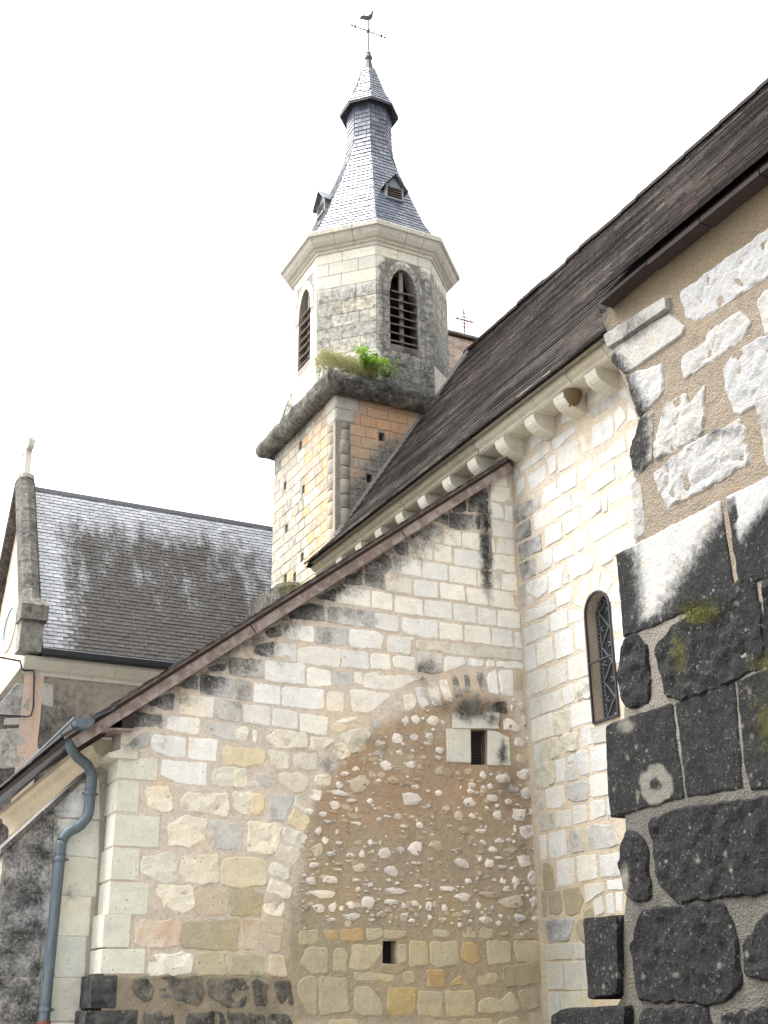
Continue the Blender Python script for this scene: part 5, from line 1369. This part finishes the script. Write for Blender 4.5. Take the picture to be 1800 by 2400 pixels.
mb.add([v+Vector((0, 0, 10.9)) for v in ring]+[v+Vector((0, 0, 13.9)) for v in ring], [(k, (k+1) % 8, 8+(k+1) % 8, 8+k) for k in range(8)]); mb.build('core', M['void'], tower)
# corner broaches between square and octagon
for (sx, sy) in ((-1, -1), (1, -1), (1, 1), (-1, 1)):
    c = Vector((TX+sx*(AP+.02), TY+sy*(AP+.02), zS1+.0)); a = Vector((TX+sx*AP*1.01, TY+sy*HS, zS1)); b = Vector((TX+sx*HS, TY+sy*AP*1.01, zS1))
    top = .62; m1 = a+Vector((0, 0, top)); m2 = b+Vector((0, 0, top)); N = 6
    vv = []; ff = []; idx = {}
    for i in range(N+1):
        for j in range(N+1-i):
            u = i/N; v = j/N
            p = c*(1-u-v)+m1*u+m2*v; p += Vector((sx, sy, 1))*.03*fbm(p*4, 3); idx[i, j] = len(vv); vv.append(p)
    for i in range(N):
        for j in range(N-i):
            ff.append((idx[i, j], idx[i+1, j], idx[i, j+1]))
            if i+j < N-1: ff.append((idx[i+1, j], idx[i+1, j+1], idx[i, j+1]))
    b0 = len(vv); vv += [a, b]
    ff += [(idx[0, 0], b0, idx[N, 0]), (idx[0, 0], idx[0, N], b0+1)]
    mo = [.55 if sx < 0 else .05]*len(vv)
    mk('broach', vv, ff, M['far'], tower, color=(.55, .53, .47), attrs=dict(grime=[.35 if sx < 0 else .25]*len(vv), moss=mo))
# moulded cornice, in blocks with open joints
cp = [(0, -.02), (.03, -.02), (.03, .03), (.07, .05), (.07, .08), (.12, .10), (.17, .16), (.20, .24), (.24, .25), (.24, .33), (.22, .36), (0, .36)]
for k, w in enumerate(OW):
    cuts = [-1, -.34, .36, 1] if k % 2 else [-1, -.1, 1]
    if k == 6: cuts = [-1, -.05, .5, 1]
    if k == 5: cuts = [-1, -.3, .28, 1]
    for a, b in zip(cuts, cuts[1:]):
        vv = []; n = len(cp)
        for t in (a, b):
            for (p, q) in cp:
                hsz = (AP+p)*math.tan(math.pi/8)
                u = t*hsz+(.004 if t == a and a > -1 else (-.004 if t == b and b < 1 else 0)); vv.append(w.at(u, 13.84+q, p))
        ff = [(i, (i+1) % n, n+(i+1) % n, n+i) for i in range(n)]+[tuple(range(n-1, -1, -1)), tuple(range(n, 2*n))]
        o = mk('cornice_block', vv, ff, M['far'], tower, color=(.50, .475, .405), attrs=dict(grime=[.20+.14*(i % n > 8) for i in range(2*n)]))

# spire: flared octagonal profile
SP = [(1.40, 14.19), (1.14, 14.72), (.86, 15.46), (.66, 16.02), (.52, 16.42), (.435, 16.74), (.40, 17.05), (.392, 17.75)]
CAP = [(.53, 17.80), (.34, 18.22), (.13, 18.92)]
def oct_pts(ap, z): R = ap/math.cos(math.pi/8); return [Vector((TX+R*math.cos(math.pi/8+k*math.pi/4), TY+R*math.sin(math.pi/8+k*math.pi/4), z)) for k in range(8)]
mb = MB()
allp = SP+[(.40, 17.86), (.50, 17.78)]+[(CAP[0][0]-.015, CAP[0][1]), (CAP[1][0]-.01, CAP[1][1]), (CAP[2][0]-.01, CAP[2][1])]
rings = [oct_pts(a, z) for a, z in allp]
mb.add([p for q in rings for p in q], [(i*8+k, i*8+(k+1) % 8, (i+1)*8+(k+1) % 8, (i+1)*8+k) for i in range(len(allp)-1) for k in range(8)]+[tuple((len(allp)-1)*8+k for k in range(8))])
spire = mb.build('spire', M['lead'], tower)
SCOL = [(.095, .110, .142), (.082, .097, .128), (.11, .125, .157), (.09, .103, .13), (.13, .145, .172)]
uslate = unit_piece('slate', [M['slate']])
r = rng(51)
def gen_spire():
    for seq in (SP, CAP):
        for (a, z), (a2, z2) in zip(seq, seq[1:]):
            q0 = oct_pts(a, z); q1 = oct_pts(a2, z2)
            for k in range(8):
                # face between vertex k and k+1 seen from outside: left = k, right = k+1 (counter-clockwise)
                yield from course_quads(q0[k], q0[(k+1) % 8], q1[(k+1) % 8], q1[k], .098, .165, r, .002, .009)
roofing(spire, gen_spire(), uslate, [M['slate']], .112, .013, SCOL, 'slate', 300, r, lift=.004)
# cap drip edge and soffit
mb = MB(); q0 = oct_pts(.535, 17.76); q1 = oct_pts(.535, 17.80); q2 = oct_pts(.40, 17.86); q3 = oct_pts(.53, 17.755)
mb.add(q0+q1, [(k, (k+1) % 8, 8+(k+1) % 8, 8+k) for k in range(8)]); mb.build('drip_edge', M['lead'], spire)
# dormers
def dormer(w, ap_z, zc_, tilt):
    c = w.at(0, zc_, 0)
    # face of the spire at this height
    for (a, z), (a2, z2) in zip(SP, SP[1:]):
        if z <= zc_ <= z2: ap = a+(a2-a)*(zc_-z)/(z2-z)
    n = w.n; u = w.u; base = Vector((TX, TY, zc_))+n*(ap+.04)
    hw_, h = .15, .30
    mb = MB()   # cheeks and front frame
    back = -n*.36
    for s in (-1, 1):
        mb.hexa([base+u*s*hw_, base+u*s*(hw_+.03), base+u*s*(hw_+.03)+back, base+u*s*hw_+back] +
                [p+Vector((0, 0, h)) for p in (base+u*s*hw_, base+u*s*(hw_+.03), base+u*s*(hw_+.03)+back, base+u*s*hw_+back)])
    mb.bar(base-u*hw_+Vector((0, 0, .0)), base+u*hw_, .04, .03)
    d = mb.build('dormer', M['dormerboard'], tower)
    mb = MB(); pk = base+Vector((0, 0, h+.20)); mb.add([base-u*hw_-n*.03+Vector((0, 0, h-.02)), base+u*hw_-n*.03+Vector((0, 0, h-.02)), base+u*hw_-n*.03+Vector((0, 0, h)), pk-n*.03, base-u*hw_-n*.03+Vector((0, 0, h))], [(0, 1, 2, 3, 4)])
    mb.build('gable_board', M['dormerboard'], d)
    for s in (-1, 1):
        e = base+u*s*(hw_+.10)+Vector((0, 0, h-.10)); f = n*.06; bk = -n*.50
        p0 = pk+Vector((0, 0, .02)); nrm = (e-p0).cross(n)*s; nrm.normalize()
        t_ = Vector((0, 0, .022))
        mb = MB(); mb.hexa([e+f, p0+f, p0+bk, e+bk, e+f+t_, p0+f+t_, p0+bk+t_, e+bk+t_]); mb.build('dormer_roof', M['slate'], d, color=(.085, .093, .11), attrs=dict(tint=[(1, 1, 1)]*8))
    mb = MB(); mb.add([base-u*hw_-n*.1, base+u*hw_-n*.1, base+u*hw_-n*.1+Vector((0, 0, h)), base-u*hw_-n*.1+Vector((0, 0, h))], [(0, 1, 2, 3)]); mb.build('opening', M['void'], d)
    for i in range(5):
        z = base+Vector((0, 0, .03+i*.052)); inn = -n*.05+Vector((0, 0, .03)); th = Vector((0, 0, .010))
        a = z-u*hw_-n*.012; b = z+u*hw_-n*.012
        mb = MB(); mb.hexa([a, b, b+inn, a+inn, a+th, b+th, b+inn+th, a+inn+th]); mb.build('slat', M['greywood'], d)
for k in (0, 2, 4, 6): dormer(OW[k], 0, 15.14, 0)
# finial
pr = [(.125, 18.90), (.13, 18.93), (.085, 18.97), (.075, 19.02), (.052, 19.18), (.048, 19.23), (.066, 19.26), (.062, 19.32), (.038, 19.36), (.042, 19.41), (.015, 19.46)]
vv = []; ff = []; n = 8
for (rr, z) in pr: rr *= 1.2; vv += [Vector((TX+rr*math.cos(2*math.pi*(k+.5)/n), TY+rr*math.sin(2*math.pi*(k+.5)/n), z)) for k in range(n)]
for i in range(len(pr)-1):
    for k in range(n): ff.append((i*n+k, i*n+(k+1) % n, (i+1)*n+(k+1) % n, (i+1)*n+k))
mk('finial', vv, ff, M['lead'], tower)

# weathercock, a thing of its own on the finial
vane = thing('weathercock', (TX, TY, 19.4), 'thin dark iron weathercock with cross arms on the spire tip', 'weathercock')
mb = MB(); mb.tube([(TX, TY, 19.4), (TX, TY, 20.28)], .015, 8); mb.build('pole', M['iron'], vane)
ad = Vector((.86, -.10, -.0)).normalized(); ad = Vector((1, 0, 0))
zc2 = 19.98; mb = MB()
for d in (Vector((1, 0, 0)), Vector((-1, 0, 0))):
    mb.tube([Vector((TX, TY, zc2)), Vector((TX, TY, zc2))+d*.30], .012, 6)
mb.tube([Vector((TX, TY-.12, zc2)), Vector((TX, TY+.12, zc2))], .010, 6)
for a in range(4):
    p = Vector((TX, TY, zc2)); c_, s_ = math.cos(math.pi/4+a*math.pi/2), math.sin(math.pi/4+a*math.pi/2)
    mb.tube([p+Vector((c_, 0, s_))*.02, p+Vector((c_, 0, s_))*.07], .005, 6)
    for q in (Vector((1, 0, 0)), Vector((-1, 0, 0)), Vector((0, 0, 1)), Vector((0, 0, -1))): mb.tube([p+q*.09-Vector((0, 0, .012)), p+q*.09+Vector((0, 0, .012))], .012, 6)
mb.build('cross_arms', M['iron'], vane)
for s in (-1, 1):
    p = Vector((TX+s*.30, TY, zc2)); mb = MB()
    mb.hexa([p+Vector((-.022, -.006, -.035)), p+Vector((.022, -.006, -.035)), p+Vector((.022, .006, -.035)), p+Vector((-.022, .006, -.035)), p+Vector((-.022, -.006, .035)), p+Vector((.022, -.006, .035)), p+Vector((.022, .006, .035)), p+Vector((-.022, .006, .035))])
    q = p+Vector((s*.08, 0, 0)); mb.tube([p, q], .005, 6); mb.tube([q-Vector((s*.03, 0, 0)), q, q+Vector((s*.045, 0, 0))], [.02, .018, .002], 6)
    mb.build('letter_plate', M['iron'], vane)
ck = [(-.155, .03), (-.15, .075), (-.11, .10), (-.075, .075), (-.04, .06), (.01, .075), (.045, .115), (.06, .16), (.055, .20), (.075, .235), (.10, .24), (.088, .215), (.105, .20), (.085, .185), (.09, .14), (.085, .09), (.055, .045), (.015, .022), (-.04, .02), (-.08, .03), (-.115, .04)]
dr = Vector((.93, -.36, 0)); vv = []
for (a, b) in ck: vv.append(Vector((TX, TY, 20.27))+dr*a*1.1+Vector((0, 0, b*1.12+(.045 if -.09 < a < .06 and b > .05 and b < .12 else (-.012 if b < .05 else 0)))))
th = Vector((.36, .93, 0))*.012; m = len(vv)
ff = [tuple(range(m)), tuple(range(2*m-1, m-1, -1))]+[(i, (i+1) % m, m+(i+1) % m, m+i) for i in range(m)]
mk('rooster', [v-th for v in vv]+[v+th for v in vv], ff, M['iron'], vane)

# mossy capping stone at the foot of the tower
mc = thing('mossy_capstone', (6.85, 17.3, 7.2), 'mossy grey stone weathering at the foot of the tower above the brown verge', 'capstone')
N = 12; vv = []; ff = []; mo = []
for i in range(N+1):
    s = i/N; y = 18.2-1.5*s
    for j in range(N+1):
        tt = j/N
        if tt < .5: x, z = 6.74, 6.9+(7.86-6.9)*tt/.5
        else: x, z = 6.74+.5*(tt-.5)/.5, 7.86+.14*(tt-.5)/.5
        z -= .30*smooth(.86, 1, s)*(tt > .3)+.18*smooth(.12, 0, s)*(tt > .3)
        p = Vector((x, y, z)); p += Vector((-.10*fbm(p*2.6, 4), 0, .12*fbm((x*3, y*3, 7), 3))); vv.append(p); mo.append(.9*smooth(.30, .62, tt)+.1)
for i in range(N):
    for j in range(N): ff.append((i*(N+1)+j, (i+1)*(N+1)+j, (i+1)*(N+1)+j+1, i*(N+1)+j+1))
for e in (0, N):
    b = len(vv); vv.append(Vector((7.2, vv[e*(N+1)].y, 6.9))); mo.append(.1)
    ff.append(tuple([e*(N+1)+j for j in range(N+1)]+[b]))
mk('block', vv, ff, M['crust'], mc, color=(.26, .24, .19), attrs=dict(grime=[.85]*len(vv), moss=[m_*.62 for m_ in mo]))

# plants on the ledge
def leafy(name, c, n, rad, label, r):
    t = thing(name, c, label, 'plant'); c = Vector(c)
    mb = MB(); lf = MB()
    for s in range(16):
        a = r.uniform(0, 6.28); e = r.uniform(.2, 1.3); d = Vector((math.cos(a)*math.cos(e), math.sin(a)*math.cos(e), math.sin(e)))
        d = (d+Vector((.25, -.35, 0))).normalized(); L = rad*r.uniform(.6, 1.15); p = c.copy(); pts = [p.copy()]
        for k in range(5):
            p = p+d*L/5; d = (d+Vector((r.uniform(-.25, .25), r.uniform(-.25, .25), r.uniform(-.18, .2)))).normalized(); pts.append(p.copy())
        mb.tube(pts, [.006, .005, .004, .003, .0025, .002], 5)
        for k in range(n//16):
            q = pts[r.randint(1, 5)]+Vector((r.gauss(0, .035), r.gauss(0, .035), r.gauss(0, .035)))*rad*2.2
            f = Vector((r.uniform(-1, 1), r.uniform(-1, 1), r.uniform(-.4, .8))).normalized(); s2 = f.cross(Vector((r.uniform(-1, 1), r.uniform(-1, 1), 1))).normalized(); ll = r.uniform(.028, .05)
            lf.add([q, q+f*ll*.5+s2*ll*.3, q+f*ll, q+f*ll*.5-s2*ll*.3], [(0, 1, 2), (0, 2, 3)])
    mb.build('stems', M['bark'], t); o = lf.build('leaves', M['leaf'], t); tag(o, kind='stuff'); return t
r = rng(61)
leafy('bush', (7.66, 15.40, 11.16), 1900, .38, 'small bright green leafy bush growing on the tower ledge', r)
leafy('sprig', (7.98, 15.42, 11.14), 190, .36, 'thin green sprig right of the leafy bush on the tower ledge', r)
gt = thing('grass_tuft', (7.2, 15.75, 11.2), 'dry mossy grass tuft left of the bush on the tower ledge', 'grass')
mb = MB()
for k in range(1700):
    p = Vector((r.uniform(6.95, 7.75), 0, 0)); p.y = 15.6+(7.55-p.x)*.45+r.uniform(-.25, .2); p.z = 11.06+r.uniform(0, .25)+.25*smooth(15.4, 15.8, p.y)
    a = r.uniform(0, 6.28); d = Vector((math.cos(a)*.5-.15, math.sin(a)*.5-.3, r.uniform(.1, .9))).normalized(); s = d.cross(Vector((math.cos(a+1), math.sin(a+1), .2))).normalized(); L = r.uniform(.06, .20)
    m_ = p+d*L*.6; e = p+d*L+Vector((d.x*.03, d.y*.03, -.05*L/.2))
    mb.add([p-s*.004, p+s*.004, m_+s*.003, m_-s*.003, e], [(0, 1, 2, 3), (3, 2, 4)])
o = mb.build('blades', M['grass'], gt); tag(o, kind='stuff')
# ================================================================== TRANSEPT at left, slate roof
YL = 18.5; XG = 3.32; YR = 20.8
tra = thing('transept', (5.5, YR, 0), 'rendered transept with long lichened slate roof and coped gable at left', 'transept')
WT = Wall((0, YL+.32, 0), (0, -1, 0))
zg = 6.74; zr_ = 10.42
def tintR(P):
    n = fbm(P*1.1, 4); x, y = pix(P); c = lerp3((.30, .265, .215), (.36, .32, .265), .5+n)
    g = .22+.45*smooth(1560, 1680, y+90*n)*smooth(300, 120, x)+.3*smooth(.1, .35, n)
    return c, g, 0, 0
_a = WT.uv(50, 1562); _b = WT.uv(-40, 1680)
wt_ = sheet('wall', WT, [(_b[0], 0), (9.6, 0), (9.6, zg), (XG, zg), (min(XG, _a[0]+.0), _a[1]), _b], [], M['render'], tra, step=.14, rough=.02, depth=.3, fn=tintR, fscale=6)
WTg = Wall((XG, 0, 0), (-1, 0, 0))
def tintG(P): return (.56, .43, .34), 0, 0, 0
sheet('gable_wall', WTg, [(-(2*YR-YL-.3), 0), (-(YL+.3), 0), (-(YL+.3), zg), (-YR, zr_), (-(2*YR-YL-.3), zg)], [], M['render'], tra, step=.25, rough=.01, depth=.3, fn=tintG)
# oval window in the gable
gc = WTg.uv(24, 1470)
mb = MB(); N = 28; outer = [(gc[0]+.62*math.cos(2*math.pi*k/N), gc[1]+.42*math.sin(2*math.pi*k/N)) for k in range(N)]; inner = [(gc[0]+.52*math.cos(2*math.pi*k/N), gc[1]+.33*math.sin(2*math.pi*k/N)) for k in range(N)]
mb.add([WTg.at(*p, .03) for p in outer]+[WTg.at(*p, .03) for p in inner]+[WTg.at(*p, -.02) for p in outer]+[WTg.at(*p, -.02) for p in inner], [(k, (k+1) % N, N+(k+1) % N, N+k) for k in range(N)]+[(k, 2*N+k, 2*N+(k+1) % N, (k+1) % N) for k in range(N)]+[(N+k, N+(k+1) % N, 3*N+(k+1) % N, 3*N+k) for k in range(N)])
ov = mb.build('oval_window', M['stone'], tra, color=(.72, .70, .64))
mb = MB(); mb.add([WTg.at(*p, .015) for p in inner], [tuple(range(N))]); mb.build('pane', M['glass'], ov)
# stones showing through the render and the kneeler blocks
for (pp, k) in parse((0, 1600, 2.764), '225 0 350 10 345 160 270 150 255 60 g; 0 130 110 0 200 10 190 220 0 215 d; 30 230 190 225 195 270 20 280 g; 0 300 210 290 215 540 0 560 d; 230 380 270 470 260 540 220 545 g'):
    stone(WT, [WT.uv(*p) for p in pp], (.46, .45, .42), M['far'], wt_, proud=.02, rough=.006, bevel=.015, wob=.006, rnd=.02, step=.12, grime=.25 if k == 'g' else .5)
# eaves cornice and black gutter
mb = MB()
for i in range(9):
    x0 = XG-.05+i*.72; mb = MB()
    mb.sweep([(0, 0), (-.03, 0), (-.05, .05), (-.10, .08), (-.17, .15), (-.22, .20), (-.22, .26), (0, .26)], (x0+.002, YL+.33, zg-.28), (x0+.718, YL+.33, zg-.28), (0, 1, 0), (0, 0, 1))
    mb.build('cornice_block', M['far'], tra, color=(.52, .50, .42))
mb = MB(); mb.sweep([(-.02, 0), (-.03, .10), (-.12, .12), (-.14, .10), (-.13, .02), (-.09, -.01)], (XG+.18, YL+.12, zg-.02), (9.6, YL+.12, zg-.02), (0, 1, 0), (0, 0, 1)); mb.build('gutter', M['black'], tra)
# roof body and slates
mb = MB(); yb = 2*YR-YL
mb.add([(XG+.1, YL, zg+.03), (9.8, YL, zg+.03), (9.8, YR, zr_), (XG+.1, YR, zr_), (XG+.1, yb, zg+.03), (9.8, yb, zg+.03)], [(0, 1, 2, 3), (3, 2, 5, 4), (0, 3, 4), (5, 2, 1), (1, 0, 4, 5)])
troof = mb.build('roof', M['darkwood'], tra)
usl = unit_piece('slate', [M['mslate']])
r = rng(71)
def mossT(p):
    t = (p.z-zg)/(zr_-zg); x = (p.x-XG)/(8.0-XG)
    m = smooth(.03, .20, x)*smooth(.98, .62, t-.10*x)
    m = m*.85+.18*fbm((p.x*1.1, p.y*.5, 3), 3)-.35*smooth(.75, 1.0, x)*smooth(.0, .5, t)
    m += .14*smooth(.65, .2, t)*smooth(.08, .25, x)
    return max(0, min(1, m*.95))
def gen_t():
    yield from course_quads((XG+.18, YL, zg+.04), (9.6, YL, zg+.04), (9.6, YR, zr_+.01), (XG+.18, YR, zr_+.01), .092, .165, r, .002, .007)
SC2 = [(.17, .182, .205), (.20, .21, .23), (.15, .162, .185), (.22, .23, .25)]
roofing(troof, gen_t(), usl, [M['mslate']], .11, .010, SC2, 'slate', 300, r, lift=.006, mossf=mossT)
mb = MB(); mb.sweep([(-.06, -.07), (0, .03), (.06, -.07), (.05, -.09), (0, 0), (-.05, -.09)], (XG+.18, YR, zr_+.03), (9.6, YR, zr_+.03), (0, 1, 0), (0, 0, 1)); mb.build('ridge_strip', M['black'], troof)
# gable coping of round-topped stones, kneeler, cross
sl = Vector((0, YR-YL, zr_-zg)); Ls = sl.length; sl.normalize(); nrm = Vector((0, -sl.z, sl.y))
for side in (1, -1):
    k = 0; t = .55
    while t < Ls+.02:
        t2 = min(t+.36, Ls+.06); a = Vector((XG, YL, zg))+sl*t; b = Vector((XG, YL, zg))+sl*(t2-.008)
        nn = nrm.copy()
        if side < 0: a.y = 2*YR-a.y; b.y = 2*YR-b.y; nn.y = -nn.y
        pr = [(-.17, .0), (-.17, .10), (-.12, .19), (0, .23), (.12, .19), (.17, .10), (.17, 0)]
        mb = MB(); mb.sweep(pr, a, b, (1, 0, 0), nn)
        mb.build('coping_stone', M['crust'], tra, color=(.24, .225, .20), attrs=dict(grime=[.62+.2*rng(k).random()]*len(mb.v)))
        t = t2; k += 1
mb = MB(); mb.sweep([(0, 0), (.34, 0), (.34, .5), (.30, .56), (.20, .60), (.06, .58), (0, .45)], (XG-.19, YL+.0, zg+.02), (XG+.16, YL+.0, zg+.02), (0, 1, 0), (0, 0, 1))
o = mb.build('kneeler', M['crust'], tra, color=(.30, .29, .26), attrs=dict(grime=[.45]*len(mb.v)))
mb = MB(); mb.sweep([(-.10, .45), (.30, .45), (.38, .62), (.30, .80), (.05, .84), (-.08, .70)], (XG-.22, YL+.02, zg+.06), (XG+.20, YL+.02, zg+.06), (0, 1, 0), (0, 0, 1))
mb.build('kneeler', M['crust'], tra, color=(.26, .245, .215), attrs=dict(grime=[.55]*len(mb.v), moss=[.3]*len(mb.v)))
cr = thing('stone_cross', (XG, YR, zr_+.2), 'pale stone cross finial on top of the left gable', 'cross')
mb = MB(); mb.tube([(XG, YR, zr_+.12), (XG, YR, zr_+.24), (XG, YR, zr_+.26)], [.16, .16, .12], 12); mb.build('base', M['far'], cr, color=(.45, .43, .38))
mb = MB(); mb.hexa([Vector((XG-.06, YR-.085, zr_+.26)), Vector((XG+.06, YR-.085, zr_+.26)), Vector((XG+.06, YR+.085, zr_+.26)), Vector((XG-.06, YR+.085, zr_+.26)), Vector((XG-.05, YR-.05, zr_+1.02)), Vector((XG+.05, YR-.05, zr_+1.02)), Vector((XG+.05, YR+.05, zr_+1.02)), Vector((XG-.05, YR+.05, zr_+1.02))]); mb.build('shaft', M['far'], cr, color=(.66, .64, .58))
mb = MB(); mb.box((XG, YR, zr_+.80), (.055, 0, 0), (0, .27, 0), (0, 0, .065)); mb.build('arms', M['far'], cr, color=(.5, .48, .43))
# cable along the transept wall
cb = MB(); pts = []
for (x, y, h) in ((-40, 1540, .12), (0, 1547, .1), (44, 1553, .05), (50, 1572, .02), (56, 1574, .02), (76, 1574, .02), (78, 1580, .02), (76, 1660, .02), (70, 1680, .02), (60, 1682, .02), (0, 1678, .02), (-40, 1676, .02)):
    u, v = WT.uv(x, y); pts.append(WT.at(u, v, h+.05))
cb.tube(pts, .014, 6); o = cb.build('cable', M['black']); tag(o, 'black cable looping along the rendered wall under the left gable', 'cable')

# ================================================================== CHOIR ROOF behind the tower, iron cross
YK = 19.5
cho = thing('choir', (12.5, YK, 0), 'brown tiled choir roof showing between belfry and nave roof', 'church choir')
zk_ = 15.05; mb = MB()
mb.add([(10.2, YK-3.6, zk_-4.4), (16, YK-3.6, zk_-4.4), (16, YK, zk_), (10.2, YK, zk_), (10.2, YK+3.6, zk_-4.4), (16, YK+3.6, zk_-4.4)], [(0, 1, 2, 3), (3, 2, 5, 4), (0, 3, 4), (5, 2, 1), (1, 0, 4, 5)])
chr_ = mb.build('roof', M['darkwood'], cho)
mb = MB(); mb.hexa([(10.3, YK-3.3, 0), (15.8, YK-3.3, 0), (15.8, YK+3.3, 0), (10.3, YK+3.3, 0), (10.3, YK-3.3, zk_-4.38), (15.8, YK-3.3, zk_-4.38), (15.8, YK+3.3, zk_-4.38), (10.3, YK+3.3, zk_-4.38)]); mb.build('wall', M['plaster'], cho)
r = rng(81)
TC2 = [(.14, .115, .095), (.12, .10, .085), (.16, .125, .10)]
roofing(chr_, course_quads((10.2, YK-3.6, zk_-4.38), (16, YK-3.6, zk_-4.38), (16, YK, zk_+.01), (10.2, YK, zk_+.01), .115, .18, r, .004), utile, [M['tile'], M['tileedge']], .17, .022, TC2, 'roof_tile', 60, r, lift=.012)
y = 10.2
while y < 15.9:
    mb = MB(); c = Vector((y, YK, zk_+.03)); mb.sweep([(.12*math.cos(math.pi*k/8), .12*math.sin(math.pi*k/8)) for k in range(9)], c, c+Vector((.36, 0, .01)), (0, 1, 0), (0, 0, 1))
    mb.build('ridge_tile', M['tile'], chr_, color=(.13, .11, .095), attrs=dict(tint=[(1, 1, 1)]*len(mb.v))); y += .345
ic = thing('iron_cross', (12.06, YK, zk_), 'thin rusty iron cross on the choir ridge right of the belfry', 'cross')
mb = MB(); mb.tube([(12.06, YK, zk_), (12.06, YK, zk_+.80)], .016, 6); mb.build('pole', M['rust'], ic)
zc3 = zk_+.52; mb = MB(); mb.tube([(12.06-.24, YK, zc3), (12.06+.24, YK, zc3)], .014, 6)
ci = [Vector((12.06+.085*math.cos(2*math.pi*k/16), YK, zc3+.085*math.sin(2*math.pi*k/16))) for k in range(17)]; mb.tube(ci, .010, 6, cap=False)
for (dx, dz) in ((.2, 0), (-.2, 0), (0, .2), (0, -.2)):
    for s in (-1, 1):
        p = Vector((12.06+dx, YK, zc3+dz)); q = Vector((-dx*.25+ (0 if dx else s*.05), 0, -dz*.25+(0 if dz else s*.05)))
        mb.tube([p, p+q], .009, 5)
mb.build('arms', M['rust'], ic)
print('stones', NSTONE[0], 'objects', len(bpy.data.objects))
